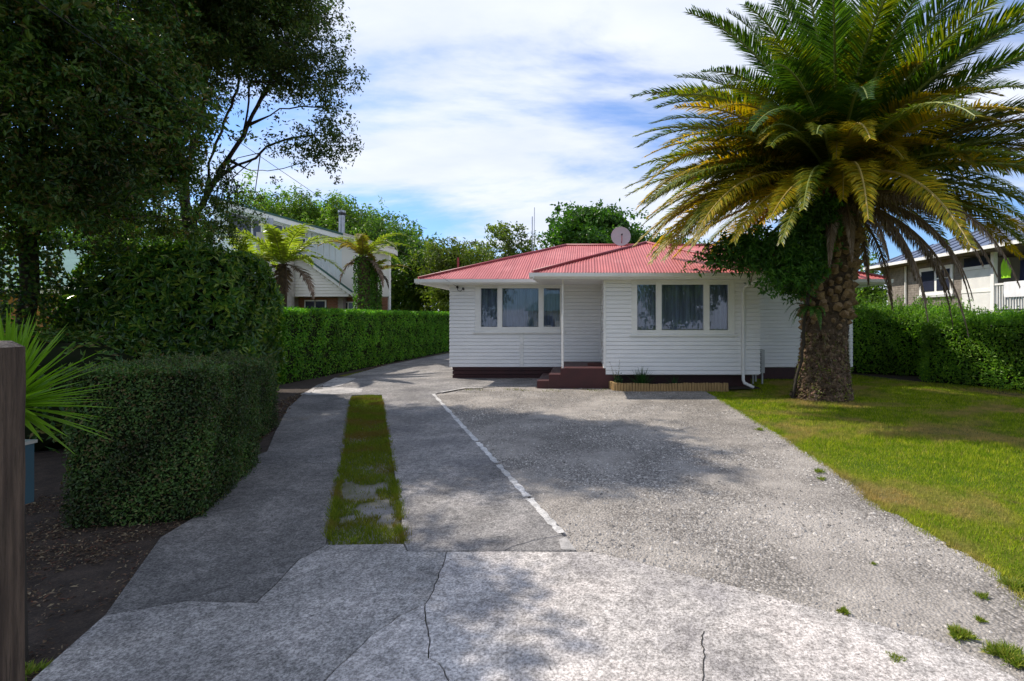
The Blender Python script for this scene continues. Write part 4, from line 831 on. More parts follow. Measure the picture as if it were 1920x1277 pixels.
tree('broadleaf_tree', 'tall open crowned tree with dark forking limbs seen against the sky left of centre', 'tree',
     [[(-10.2, 13, 0), pt(352, 440, 13), pt(385, 370, 12.8), pt(412, 325, 12.6), pt(455, 260, 12.4), pt(487, 190, 12.2), pt(510, 150, 12.2), pt(520, 60, 12), pt(530, -60, 12)],
      [pt(385, 370, 12.8), pt(392, 300, 12.7), pt(425, 215, 12.6), pt(447, 165, 12.6), pt(455, 60, 12.6), pt(450, -80, 12.6)],
      [pt(352, 440, 13), pt(345, 330, 13), pt(330, 230, 13.2), pt(322, 130, 13.2), pt(330, -60, 13)],
      [pt(345, 330, 13), pt(372, 260, 12.9), pt(385, 170, 12.9), pt(395, 80, 12.8)],
      [pt(412, 325, 12.6), pt(470, 300, 12.2), pt(520, 262, 11.8), pt(590, 255, 11.4)], [pt(430, 310, 12.5), pt(500, 325, 12.0), pt(570, 305, 11.6)],
      [pt(455, 260, 12.4), pt(462, 200, 12.3), pt(480, 120, 12.2)], [pt(470, 230, 12.3), pt(530, 200, 11.8), pt(610, 200, 11.2)],
      [pt(487, 190, 12.2), pt(540, 120, 11.6), pt(590, 60, 11.2)]],
     [(pt(520, 100, 11.2), (1.2, 1.1, .75)), (pt(460, 30, 12), (1.8, 1.1, 1.2)), (pt(400, 80, 12.2), (1.5, 1.2, 1.0)), (pt(600, 225, 11.2), (.4, .8, .5)), (pt(590, 130, 11.1), (.6, .8, .6)),
      (pt(560, 290, 11.6), (.75, .9, .30)), (pt(470, 345, 12), (.6, .8, .22)), (pt(300, 50, 12.6), (1.6, 1.5, 2.0)), (pt(430, -60, 11), (1.3, 1.2, .8)), (pt(410, 395, 12.6), (.8, .7, .4)), (pt(380, 445, 12.8), (.9, .6, .4)), (pt(555, 10, 11.2), (.8, .9, .7)), (pt(290, 400, 13.4), (1.2, .8, .9)), (pt(625, 180, 10.9), (.3, .5, .3)), (pt(300, 250, 13.6), (.9, .8, .8)),
      ((-7.4, 10.5, 9.0), (1.4, 1.1, .8)), ((-8.4, 10.6, 9.4), (1.9, 1.3, .9)), ((-7.2, 9.9, 8.6), (1.0, .7, .6))],
     560, 260, .085, .038, M['leaf_tree2'], clr=.26, tipr=.0085)
tree('broadleaf_tree', 'huge dark tree filling the upper left corner', 'tree',
     [[pt(48, 620, 10.4)[:2]+(0,), pt(50, 560, 10.4), pt(55, 440, 10.2), pt(40, 200, 9.8), pt(30, -100, 9.5)], [pt(55, 440, 10.2), pt(150, 300, 9.6), pt(230, 100, 9.0), (-7.8, 8.4, 8)],
      [pt(50, 300, 10), (-10, 7.5, 6.5), (-9.5, 6.0, 8)]],
     [((-10.3, 9.4, 6.0), (2.9, 2.4, 2.5)), ((-9.0, 8.6, 5.2), (1.9, 1.9, 1.4)), ((-10.4, 7.0, 7.6), (2.4, 2.2, 2.0)), ((-12.3, 8.8, 6.8), (2.8, 3, 3.2)), (pt(190, 360, 10), (1.9, 1.5, .9)), (pt(240, 200, 9.6), (1.2, 1.4, 1.5)), (pt(60, 200, 8.6), (1.9, 1.2, 2.0)),
      (pt(220, 80, 9.6), (1.3, 1.4, 1.6))],
     820, 235, .105, .044, M['leaf_dark'], clr=.27, tipr=.009, shell=.75)
# ivy on its lower trunk
mbx = MB(); n = 5200; a = rng.random(n)*2*PI; z = rng.random(n)*3.6; rr = .40+.14*wob(np.c_[a*2, z, z], 1.5)+.1*rng.random(n); c0 = pt(50, 600, 10.35)
P = np.stack([c0[0]+rr*np.cos(a), c0[1]+rr*np.sin(a), z], 1); nr = np.stack([np.cos(a), np.sin(a), 0*a+.3], 1)+rng.normal(0, .4, (n, 3))
leaf_quads(mbx, P, rng.normal(0, 1, (n, 3))+np.array([0, 0, -.6]), nr, .09*rng.uniform(.6, 1.2, n), .07)
r = empty('climbing_ivy', c0[:2]+(0,), label='dark ivy wrapped around the trunk of the huge left tree', cat='ivy'); o = mbx.build('foliage', M['leaf_dark'], r); o.location = (-c0[0], -c0[1], 0)
# trees standing left of the frame that shade the drive
tree('broadleaf_tree', 'dark tree left of the drive just beyond the gate post, crown reaching out of frame', 'tree', [[(-11.5, 4.6, 0), (-11.3, 4.6, 4), (-11, 4.7, 7), (-10.6, 4.7, 9)]],
     [((-9.9, 5.7, 8.0), (2.1, 2.2, 1.4)), ((-11.2, 5.0, 6.4), (2.4, 2.2, 1.8)), ((-8.0, 5.5, 6.9), (1.2, 1.4, .9)), ((-8.6, 3.8, 6.4), (1.2, 1.5, .9)), ((-10.5, 3.6, 7.8), (1.9, 1.5, 1.3))], 560, 200, .15, .07, M['leaf_dark'], clr=.42, tipr=.013)
# bg trees
def bgtree(label, px, ytop, Y, wpx, m, ybot=600, ncl=120, lpc=110, L=.30, Wd=.15, name='broadleaf_tree', lobes=6, barkm='bark', droop=0., shell=.7, tall=None, clrk=1.0):
    x = PX(px, Y); zt = PZ(ytop, Y)*.93; w_ = wpx/2*Y/F*1.3; s = Y/40; ncl = int(ncl*1.45)
    zc = zt*.58; bl = [((x, Y, zc), (w_*.68, w_*.6, zt*.34))]
    for i in range(lobes):
        a = i*2*PI/lobes+random.random(); k = random.uniform(.45, .62); lz = random.uniform(.38, .84)*zt
        bl.append(((x+math.cos(a)*w_*k, Y+math.sin(a)*w_*k*.8, lz), (w_*random.uniform(.32, .45), w_*.4, zt*random.uniform(.12, .18))))
    bl.append(((x+random.uniform(-.15, .15)*w_, Y, zt*.86), (w_*.4, w_*.4, zt*.13)))
    return tree(name, label, 'tree', [[(x, Y, 0), (x+.1, Y, zt*.3), (x-.1, Y, zt*.6), (x, Y, zt*.85)]], bl, ncl, lpc, L*s, Wd*s, m, clr=.55*s*clrk, tipr=.02, seg=1.0, droop=droop, shell=shell, barkm=barkm)
bgtree('pale green willow like tree rising behind the white two storey house, leftmost of three', 530, 325, 40, 200, M['leaf_willow'], ncl=170, lpc=130, L=.34, Wd=.10, droop=.25)
bgtree('bright willow like tree behind the metal flue of the two storey house', 640, 342, 42, 200, M['leaf_willow'], ncl=170, lpc=130, L=.34, Wd=.10, droop=.25)
bgtree('leafy tree between the two willow like trees behind the two storey house', 585, 352, 46, 170, M['leaf_willow'], ncl=130, lpc=120, L=.32, Wd=.12)
bgtree('green tree sloping down right of the two storey house', 735, 388, 40, 190, M['leaf_mid'], ncl=130, lpc=130, L=.32, Wd=.11, droop=.2)
bgtree('dark leafy tree standing in shade at the end of the drive', 785, 440, 36, 130, M['leaf_mid'], ncl=130)
bgtree('yellow olive tree just left of the red roof', 862, 442, 33, 130, M['leaf_olive'], ncl=120, L=.28, Wd=.13)
bgtree('airy light tree rising above the left slope of the red roof', 955, 408, 40, 140, M['leaf_olive'], ncl=70, lpc=120, clrk=.8, L=.26, Wd=.13, shell=.5)
bgtree('dense rounded green tree behind the red roof left of the palm', 1115, 366, 38, 170, M['leaf_oak'], ncl=210, lpc=140, L=.32, Wd=.18)
bgtree('dark green tree behind the red roof, partly hidden by the palm fronds', 1260, 425, 38, 170, M['leaf_oak'], ncl=150, lpc=120)
bgtree('mid green tree behind the palm crown above the bungalow right end', 1400, 440, 40, 170, M['leaf_mid'], ncl=110, lpc=100)
bgtree('bright shrubby tree glimpsed right of the palm trunk', 1625, 470, 30, 70, M['leaf_willow'], ncl=50, lpc=100, L=.26)
bgtree('far dark tree behind the low green roofed house', 120, 330, 34, 330, M['leaf_mid'], ncl=150, lpc=100)
bgtree('dark tree filling the gap behind the tall open crowned tree', 330, 385, 36, 240, M['leaf_mid'], ncl=150, lpc=110)
# across the road, seen only in the window glass and lighting the yard naturally
bh = empty('opposite_house', (-2, -34, 0), label='white gabled house on the other side of the road, mirrored in the front windows', cat='house')
MB().box(-5, 5, -4, 4, 0, 2.7).build('wall', M['cream'], bh)
MB().add([(-5.5, 4.5, 2.7), (5.5, 4.5, 2.7), (5.5, -4.5, 2.7), (-5.5, -4.5, 2.7), (-3.0, 0, 4.9), (3.0, 0, 4.9)], [[0, 1, 2, 3][::-1], [1, 0, 4, 5], [3, 2, 5, 4], [0, 3, 4], [2, 1, 5]]).build('roof', M['tealroof'], bh)
for x in (-3.6, -1, 2.2): bxo('window', M['darkglass'], bh, x, x+1.5, 4.0, 4.03, 1.0, 2.1)
for i, (x, y, hh_, l) in enumerate([(11, -36, 8, 'round tree across the road right of the opposite house'), (-15, -37, 8, 'tall tree across the road left of the opposite house'), (26, -38, 8, 'wide tree across the road at the far right'), (-31, -36, 8, 'wide tree across the road at the far left')]):
    tree('broadleaf_tree', l, 'tree', [[(x, y, 0), (x, y, hh_*.6)]], [((x, y, hh_*.55), (4.2, 3.5, hh_*.42))], 90, 60, .5, .28, M['leaf_mid'], clr=.9, tipr=.03, seg=1)
# ------------------------------------------------------------ fronds
def frond(parent, o, az_, el, L, mats, droop=1.0, npair=70, ll=.45, lw=.028, vee=.5, twist=0.0, tipdrop=.25, name='frond', wid=(.05, .008), petiole=.12, hang=0.0, taper=.25, seed=None):
    k = 18; d = np.array([math.cos(az_)*math.cos(el), math.sin(az_)*math.cos(el), math.sin(el)]); p = np.array(o, float); pts = [p.copy()]; ds = [d.copy()]
    sideo = np.array([-math.sin(az_), math.cos(az_), 0]); wv = random.uniform(-.1, .1)
    for i in range(k):
        t = (i+1)/k; d = d+np.array([0, 0, -1])*droop*(.35+1.3*t)/k+sideo*wv/k; d /= np.linalg.norm(d); p = p+d*L/k; pts.append(p.copy()); ds.append(d.copy())
    pts = np.array(pts); ds = np.array(ds)
    mb = MB(); mb.tube(pts, np.linspace(wid[0], wid[1], k+1), 5, mi=1)
    t = np.linspace(petiole, .995, npair); t = np.repeat(t, 2)+rng.normal(0, .003, npair*2); t = np.clip(t, 0, .999)
    s = np.tile([1, -1], npair); fi = t*k; i0 = fi.astype(int); fr = (fi-i0)[:, None]
    P = pts[i0]*(1-fr)+pts[i0+1]*fr; D = unit(ds[i0]*(1-fr)+ds[i0+1]*fr)
    sd = np.cross(D, np.array([0, 0, 1.0])); bad = np.linalg.norm(sd, axis=1) < .25; sd[bad] = -sideo; sd = unit(sd+0*sd)
    # keep the side vector steady where the frond hangs vertically
    sd = unit(sd*0.3-sideo[None]*.7*np.sign((sd*-sideo).sum(1))[:, None]); upv = unit(np.cross(sd, D))
    ct, st_ = math.cos(twist), math.sin(twist); sd, upv = sd*ct+upv*st_, upv*ct-sd*st_
    prof = np.sin(np.clip((t-petiole)/(1-petiole), 0, 1)**.55*PI*.93+.16)**.7; prof = np.maximum(prof, taper)
    fwd = .45+1.0*t**1.5
    ln = ll*prof*rng.uniform(.85, 1.1, len(t))
    dirv = unit(sd*s[:, None]+upv*(vee+rng.normal(0, .16, len(t)))[:, None]+D*fwd[:, None]+rng.normal(0, .06, (len(t), 3)))
    dirv = unit(dirv+np.array([0, 0, -hang]))
    w = lw*(.7+.5*prof)
    nrm = unit(np.cross(dirv, D)); wd_ = unit(np.cross(dirv, nrm))
    a = P; mid = P+dirv*ln[:, None]*.5; dir2 = unit(dirv+np.array([0, 0, -1.0])*tipdrop*rng.uniform(.5, 1.5, (len(t), 1))); tip = mid+dir2*ln[:, None]*.5
    hw = (w/2)[:, None]
    v = np.stack([a-wd_*hw*.6, a+wd_*hw*.6, mid+wd_*hw, mid-wd_*hw, tip], 1).reshape(-1, 3)
    n = len(t); b5 = np.arange(n)*5
    mb.add(v, np.stack([b5, b5+1, b5+2, b5+3], 1), 0); mb.f.append(np.stack([b5+3, b5+2, b5+4], 1)+mb.n-5*n); mb.m.append(np.full(n, 0))
    return mb.build(name, list(mats), parent)
# ------------------------------------------------------------ the palm
PXc, PYc = 5.45, 11.9
palm = empty('palm_tree', (PXc, PYc, 0), label='big palm with yellowing arching fronds and dead brown skirt on the lawn', cat='palm tree')
zs = np.linspace(-.03, 5.1, 70); n = 40; V = []
def tr_r(z): return np.interp(z, [-.05, .15, .5, .9, 1.3, 1.8, 2.4, 3.2, 4.0, 4.7], [.66, .61, .56, .50, .47, .47, .50, .52, .50, .42])
def tr_x(z): return np.interp(z, [0, 1.5, 3, 4.7], [0, .08, .18, .38])
for z in zs:
    a = np.arange(n)*2*PI/n; p = np.stack([np.cos(a)*2, np.sin(a)*2, np.full(n, z*2.2)], 1)
    r_ = tr_r(z)*(1+.05*wob(p, 2.5)+.04*wob(p, 7.0, 2))+rng.normal(0, .012, n)
    V.append(np.stack([tr_x(z)+r_*np.cos(a), r_*np.sin(a), np.full(n, z)], 1))
q = [[i*n+j, i*n+(j+1) % n, (i+1)*n+(j+1) % n, (i+1)*n+j] for i in range(69) for j in range(n)]
trunk = MB().add(np.concatenate(V), np.array(q)).build('trunk', M['palmbark'], palm)
# frond stubs in a spiral on the upper trunk, as separate pieces sharing a few meshes
def stubmesh(i):
    w = .085*random.uniform(.85, 1.15); h = .17*random.uniform(.85, 1.15); o = .15
    v = [(-w, -.03, 0), (w, -.03, 0), (w*.95, .07, .02), (-w*.95, .07, .02), (-w*.85, .02, h), (w*.85, .02, h), (w*.55, o, h*.85), (-w*.55, o, h*.85), (0, .115, .0), (0, o+.035, h*.80), (0, .03, h*1.12)]
    f = [[0, 1, 2, 8, 3], [4, 10, 5, 6, 9, 7][::-1], [3, 8, 9, 7], [8, 2, 6, 9], [1, 5, 6, 2], [0, 3, 7, 4], [0, 4, 10, 5, 1]]
    return MB().add(np.array(v)+rng.normal(0, .006, (11, 3)), f)
stubs = [stubmesh(i).build('frond_stub', M['boot'], palm) for i in range(5)]
k = 0
for i in range(190):
    z = 1.62+i*.0115+random.uniform(-.05, .05); a = i*2.39996+random.uniform(-.12, .12)
    c = stubs[i] if i < 5 else stubs[i % 5].copy()
    if i >= 5: C.objects.link(c)
    r_ = tr_r(z); c.location = (tr_x(z)+math.cos(a)*(r_-.02), math.sin(a)*(r_-.02), z); c.rotation_euler = (random.uniform(-.65, -.05), random.uniform(-.3, .3), a-PI/2+random.uniform(-.25, .25))
    s = random.uniform(.55, 1.15)*(.7 if z < 1.8 else 1); c.scale = (s, s, s)
# root knobs and moss at the foot
n = 2600; z = rng.random(n)**1.1*1.5; a = rng.random(n)*2*PI; r_ = tr_r(z)
pos = np.stack([tr_x(z)+np.cos(a)*r_, np.sin(a)*r_, z], 1)
nv = np.stack([np.cos(a), np.sin(a), 0*a], 1); sz = rng.uniform(.02, .06, n)
t1 = np.stack([-np.sin(a), np.cos(a), 0*a], 1); t2 = np.tile([0, 0, 1.0], (n, 1))
rr5 = [(t1, 1), (t2, 1.1), (-t1, 1), (-t2, 1.1), (nv, .9)]
v = np.stack([pos+d*(sz*s_*rng.uniform(.6, 1.2, n))[:, None]+rng.normal(0, .008, (n, 3)) for d, s_ in rr5], 1)
f = (OF[None]+(np.arange(n)*5)[:, None, None]).reshape(-1, 3)
mk = leafmat('root_knob', [(0.045, 0.03, 0.02), (0.11, 0.07, 0.045), (0.20, 0.145, 0.10), (0.10, 0.10, 0.03), (0.26, 0.16, 0.12)], trans=0, rough=.9, patch=.4, psc=3, spec=.1)
MB().add(v.reshape(-1, 3), f).build('root_knobs', mk, palm, kind='stuff')
n = 2500; z = rng.random(n)*4.3; a = rng.random(n)*2*PI; r_ = tr_r(z)
mbx = MB(); leaf_quads(mbx, np.stack([tr_x(z)+np.cos(a)*r_, np.sin(a)*r_, z], 1), np.stack([np.cos(a)*.5, np.sin(a)*.5, rng.normal(-.2, .7, n)], 1)+rng.normal(0, .3, (n, 3)), rng.normal(0, 1, (n, 3)), rng.uniform(.05, .16, n), .012)
mbx.build('fibres', M['palm_d'], palm, kind='stuff')
n = 1500; z = .05+rng.random(n)*.9; a = rng.random(n)*2*PI; ok = wob(np.stack([np.cos(a)*2, np.sin(a)*2, z*3], 1), 2.0) > .1; z = z[ok]; a = a[ok]; r_ = tr_r(z)+.03; n = len(z)
mbx = MB(); leaf_quads(mbx, np.stack([tr_x(z)+np.cos(a)*r_, np.sin(a)*r_, z], 1), rng.normal(0, 1, (n, 3)), rng.normal(0, 1, (n, 3)), rng.uniform(.02, .06, n), .025)
mbx.build('moss', M['weed'], palm, kind='stuff')
cz = 5.0; cxp = tr_x(4.7)
GR = (M['palm_g'], M['rachis_g']); OL = (M['palm_o'], M['rachis_g']); YE = (M['palm_y'], M['rachis_y']); DE = (M['palm_d'], M['rachis_d'])
def pf(az_, el, L, mats, dz=0.0, **k):
    el = math.radians(el); az_ = math.radians(az_)
    o = (cxp+.22*math.cos(az_)*math.cos(el), .22*math.sin(az_)*math.cos(el), cz+dz)
    return frond(palm, o, az_, el, L, mats, **k)
for i in range(36):                                                # upright young green fronds
    pf(i*137.5+random.uniform(-8, 8), 84-i*1.25+random.uniform(-4, 4), random.uniform(4.7, 5.4), GR, .3, droop=random.uniform(.8, 1.25), vee=.35, npair=190, ll=.68, lw=.027, tipdrop=.15)
for i in range(40):                                                # middle arching fronds
    m = GR if i % 2 == 0 else OL
    pf(i*137.5+40+random.uniform(-10, 10), random.uniform(22, 48), random.uniform(4.7, 5.3), m, .15, droop=random.uniform(.85, 1.2), vee=.25, npair=190, ll=.66, lw=.027, tipdrop=.25, twist=random.uniform(-.4, .4))
for i in range(44):                                                # lower yellowing fronds
    m = YE if i % 5 in (0, 2) else OL
    pf(i*137.5+10+random.uniform(-10, 10), random.uniform(-2, 26), random.uniform(4.3, 5.1), m, -.1, droop=random.uniform(.8, 1.2), vee=.2, npair=165, ll=.60, lw=.027, tipdrop=.3, twist=random.uniform(-.4, .4), hang=.08)
for a, e, L, m in [(-100, 52, 2.9, YE), (-122, 42, 2.8, YE), (-75, 46, 3.0, YE), (-95, 24, 2.8, YE), (-60, 38, 3.2, YE), (-140, 34, 3.4, YE), (-150, 16, 3.9, YE), (-112, 8, 2.7, YE), (-82, 4, 3.0, OL), (-170, 12, 4.8, YE), (175, 6, 4.8, YE), (-165, 26, 5.0, YE), (-158, 20, 4.6, YE), (-176, 22, 5.0, YE), (-28, 24, 4.8, OL), (-40, 14, 4.6, OL), (-20, 8, 4.6, OL), (-88, 36, 2.4, YE)]:
    pf(a, e, L, m, .05, droop=1.35, vee=.25, npair=150, ll=.56, lw=.027, tipdrop=.25, hang=.05)
for i in range(30):                                                # extra mass low on the camera side
    a = random.choice([random.uniform(-185, -125), random.uniform(-185, -125), random.uniform(-60, 5)])
    pf(a, random.uniform(-2, 34), random.uniform(4.4, 5.1), YE if i % 2 else OL, -.15, droop=random.uniform(.75, 1.1), vee=.2, npair=165, ll=.60, lw=.027, tipdrop=.3, twist=random.uniform(-.4, .4), hang=.08)
for i in range(24):                                                # dead skirt, a few long ones hanging on the right
    a = [-58, -36, -20, -6, 14, 34, -75, -100, -125, 60, 100, 140, 180, -160, -28, 2, -46, 24, -68, -88, 45, 80, 120, 160][i]
    rt = -85 < a < 35
    pf(a+random.uniform(-6, 6), random.uniform(-22, 6), random.uniform(3.3, 4.3) if rt else random.uniform(2.1, 2.8), DE, -.45, droop=random.uniform(1.5, 2.8), vee=.1, npair=105, ll=.34, lw=.018, tipdrop=.9, hang=random.uniform(.6, 1.1), twist=random.uniform(-.4, .4))
for a, e, L in [(-98, 58, 2.7), (-115, 30, 3.0), (-80, 62, 3.0), (-70, 24, 3.2), (-128, 54, 3.1), (-50, 50, 3.4), (-104, 0, 2.5), (-65, 60, 3.0), (-88, 14, 3.0)]:
    pf(a, e, L, YE, .1, droop=1.6, vee=.25, npair=150, ll=.52, lw=.028, tipdrop=.2)
for i in range(10):                                                # cut green stems hanging in the crown
    pf(i*36+8, random.uniform(20, 60), random.uniform(.7, 1.1), DE, -.2, droop=1.0, npair=4, ll=.1, wid=(.045, .03))
# climbing plant on the left of the trunk
cp = tree('climbing_shrub', 'dark leafy climber growing on the left side of the palm trunk', 'climber', [[(4.72, 11.75, 0), (4.93, 11.7, 1.0), (4.98, 11.6, 1.8), (4.95, 11.4, 2.6), (4.85, 11.25, 3.4), (4.9, 11.2, 4.3)], [(4.95, 11.4, 2.6), (4.2, 11.15, 3.0), (3.4, 11.1, 3.35), (2.9, 11.0, 3.2)]],
          [((4.4, 11.2, 3.1), (.8, .45, .6)), ((3.2, 11.1, 3.25), (.75, .4, .25)), ((4.9, 11.25, 4.0), (.6, .45, .6)), ((4.7, 11.35, 2.75), (.35, .35, .4)), ((4.75, 11.3, 3.3), (.4, .35, .6)), ((3.7, 11.1, 3.5), (.6, .4, .3))],
          190, 80, .14, .045, M['leaf_vine'], clr=.12, tipr=.004, seg=.3, droop=.05, flat=.9)
# hanging fern on the trunk
fr_ = empty('hanging_fern', (5.0, 11.3, 2.0), label='small fern hanging from the left side of the palm trunk below the climber', cat='fern')
for i in range(14):
    a = math.radians(random.uniform(130, 290)); frond(fr_, (0, 0, .0), a, random.uniform(.2, .9), random.uniform(.5, .8), (M['leaf_vine'], M['stem']), droop=2.6, npair=34, ll=.09, lw=.018, wid=(.006, .002), petiole=.05, vee=.1)
# tree ferns over the hedge
def treefern(label, px, ytrunk, Y, tr, nf, L, mats_list, ivy=False, lean=0, down=0):
    x = PX(px, Y); zt = PZ(ytrunk, Y)
    r = empty('tree_fern', (x, Y, 0), label=label, cat='tree fern')
    MB().tube([(0, 0, -.02), (lean*.5, 0, zt*.5), (lean, 0, zt)], [tr*1.2, tr, tr*.9], 10).build('trunk', M['palmbark'], r)
    if ivy:
        n = 3600; a = rng.random(n)*2*PI; z = rng.random(n)*zt; rr = tr+.10+.05*wob(np.c_[a, z*2, z], 3)+.05*rng.random(n)
        P = np.stack([rr*np.cos(a)+lean*z/zt, rr*np.sin(a), z], 1); nr = np.stack([np.cos(a), np.sin(a), .2+0*a], 1)+rng.normal(0, .4, (n, 3))
        mb = MB(); leaf_quads(mb, P, rng.normal(0, 1, (n, 3)), nr, .09*rng.uniform(.6, 1.2, n), .075); mb.build('ivy', M['ivy'], r)
    for i in range(nf):
        a = i*2.39996+random.uniform(-.2, .2); dead = i >= nf-down; m = (M['palm_d'], M['rachis_d']) if dead else mats_list[i % len(mats_list)]
        el = math.radians(random.uniform(-30, 0) if dead else random.uniform(24, 58))
        frond(r, (lean, 0, zt), a, el, L*random.uniform(.85, 1.1)*(.7 if dead else 1), m, droop=2.6 if dead else random.uniform(1.1, 1.7), npair=60, ll=L*.165, lw=.05, vee=.06, wid=(.018, .006), petiole=.06, tipdrop=.3, taper=.08)
    return r
FG = (M['fern_g'], M['rachis_g']); FO = (M['fern_o'], M['rachis_d'])
treefern('yellow green tree fern with drooping fronds rising beside the rhododendron', 530, 495, 17.5, .14, 15, 2.5, [FG], down=3)
treefern('low spreading tree fern behind the rhododendron, in front of the plaster chimney', 470, 500, 18.5, .13, 12, 2.6, [FG])
treefern('orange tipped tree fern on a thick ivy covered trunk', 682, 482, 23, .27, 14, 2.3, [FG, FO, FG], ivy=True, down=3)
treefern('smaller tree fern on the thinner ivy covered trunk just right of the thick one', 702, 510, 23.6, .16, 10, 1.7, [FO, FG], ivy=True, down=2)
# ------------------------------------------------------------ two storey neighbour (left)
nb_ = empty('two_storey_house', (0, 0, 0), label='pale two storey house with brick base and angled roof behind the long hedge', cat='house')
Yn = 26.0
def poly_wall(name, pts, Y, dpt, m, parent, sx=0.0):
    n = len(pts); v = [(x, Y, z) for x, z in pts]+[(x+sx*dpt, Y+dpt, z) for x, z in pts]
    f = [list(range(n)), list(range(n, 2*n))[::-1]]+[[(i+1) % n, i, n+i, n+(i+1) % n] for i in range(n)]
    return MB().add(v, f).build(name, m, parent)
def q_(pl, Y): return [(PX(a, Y), PZ(b, Y)) for a, b in pl]
poly_wall('upper_wall', q_([(400, 556), (641, 556), (641, 443), (500, 402), (400, 373)], Yn), Yn, 7, M['palegreen'], nb_, -.45)
poly_wall('upper_wall', q_([(641, 556), (732, 556), (732, 470), (641, 443)], Yn-.15), Yn-.15, 7, M['cream'], nb_, -.45)
def slabroof(pa, pb, Y, th, oy, dpt, m, parent, name='roof'):
    (x0, z0), (x1, z1) = pa, pb
    v = [(x0, Y-oy, z0), (x1, Y-oy, z1), (x1-.45*dpt, Y+dpt, z1), (x0-.45*dpt, Y+dpt, z0), (x0, Y-oy, z0+th), (x1, Y-oy, z1+th), (x1-.45*dpt, Y+dpt, z1+th), (x0-.45*dpt, Y+dpt, z0+th)]
    return MB().hexa(v).build(name, m, parent)
a, b, c = q_([(396, 370), (498, 400), (643, 441)], Yn-.5)
slabroof(b, c, Yn, .10, .5, 7.3, M['greenroof'], nb_); slabroof(a, b, Yn, .10, .5, 7.3, M['greenroof'], nb_)
slabroof((b[0], b[1]-.24), (c[0], c[1]-.24), Yn, .238, .47, .4, M['trim'], nb_, 'barge_board'); slabroof((a[0], a[1]-.24), (b[0], b[1]-.24), Yn, .238, .47, .4, M['trim'], nb_, 'barge_board')
a, b = q_([(643, 439), (740, 467)], Yn-.65)
slabroof(a, b, Yn-.15, .08, .5, 7.3, M['stucco'], nb_); slabroof((a[0], a[1]-.24), (b[0], b[1]-.24), Yn-.15, .238, .47, .4, M['cream'], nb_, 'barge_board')
MB().tube([(PX(731, Yn-.3), Yn-.3, 5.2), (PX(731, Yn-.3), Yn-.3, 0)], .05, 6).build('downpipe', M['trim'], nb_)
for i in range(22):                                                # vertical battens on the upper wall
    x = PX(405, Yn)+i*.3
    if x > PX(636, Yn): break
    zt_ = np.interp(x, [PX(400, Yn), PX(500, Yn), PX(641, Yn)], [PZ(373, Yn), PZ(402, Yn), PZ(443, Yn)])-.3
    segs = [(2.95, zt_)]
    if x < PX(578, Yn): segs = [(2.95, 4.9)]
    for z0, z1 in segs: bxo('batten', M['palegreen'], nb_, x, x+.055, Yn-.05, Yn-.001, z0, z1)
def farwin(poly, Y, parent):
    P = q_(poly, Y); c = np.mean(P, 0); inner = P
    outer = [tuple(c+(np.array(p)-c)*1.0+np.sign(np.array(p)-c)*.06) for p in P]
    w = poly_wall('window', outer, Y-.05, .045, M['trim'], parent); poly_wall('pane', inner, Y-.062, .01, M['darkglass'], w); return w
farwin([(534, 444), (573, 444), (573, 436), (534, 426)], Yn, nb_); farwin([(508, 444), (530, 444), (530, 425), (508, 419)], Yn, nb_)
farwin([(534, 470), (573, 470), (573, 448), (534, 448)], Yn, nb_); farwin([(508, 470), (530, 470), (530, 448), (508, 448)], Yn, nb_)
farwin([(430, 444), (472, 444), (472, 410), (430, 398)], Yn, nb_); farwin([(476, 444), (490, 444), (490, 415), (476, 411)], Yn, nb_)
# bricks of the ground floor
def bricks(name, x0, x1, z0, z1, Y, m, parent, holes=(), bw=.23, bh=.076, j=.01, yd=-1, axis='x'):
    mb = MB(); z = z0; row = 0
    while z < z1-bh*.6:
        x = x0-(bw/2 if row % 2 else 0)
        while x < x1:
            a, b = max(x, x0), min(x+bw-j, x1)
            if b-a > .03 and not any(h[0] < (a+b)/2 < h[1] and h[2] < z+bh/2 < h[3] for h in holes):
                o = random.uniform(0, .006)
                if axis == 'x': mb.box(a, b, Y-.012-o, Y, z, z+bh-j)
                else: mb.box(Y-.012-o, Y, a, b, z, z+bh-j)
            x += bw
        z += bh; row += 1
    return mb.build(name, m, parent, kind='stuff')
xa, xb = PX(560, Yn), PX(727, Yn-.1); bxo('lower_wall', M['mortar'], nb_, xa, xb, Yn-.1, Yn+.3, 0, 2.94); bricks('brickwork', xa, xb, 1.75, 2.93, Yn-.1, M['brick'], nb_)
farwin([(638, 588), (668, 588), (668, 568), (638, 568)], Yn-.12, nb_)
bxo('window_mullion', M['trim'], nb_, PX(652, Yn-.2), PX(654, Yn-.2), Yn-.22, Yn-.185, 2.0, 2.6)
# lower gable wing
Yg = 25.0
P = q_([(500, 556), (654, 556), (654, 549), (544, 468), (500, 500)], Yg); poly_wall('gable_wall', P, Yg, .9, M['cream'], nb_)
z = PZ(556, Yg)
while z < PZ(470, Yg)-.1:
    xr = np.interp(z+.15, [PZ(549, Yg), PZ(468, Yg)], [PX(654, Yg), PX(544, Yg)]); xl = np.interp(z+.15, [PZ(500, Yg), PZ(468, Yg)], [PX(500, Yg), PX(544, Yg)])
    v = [(xl, Yg, z), (xr, Yg, z), (xr, Yg-.035, z), (xl, Yg-.035, z), (xl, Yg, z+.15), (xr, Yg, z+.15), (xr, Yg-.008, z+.15), (xl, Yg-.008, z+.15)]
    MB().add(v, np.array([[0, 1, 2, 3], [7, 6, 5, 4], [3, 2, 6, 7], [1, 0, 4, 5], [0, 3, 7, 4], [2, 1, 5, 6]])[:, ::-1]).build('weatherboard', M['cream'], nb_); z += .15
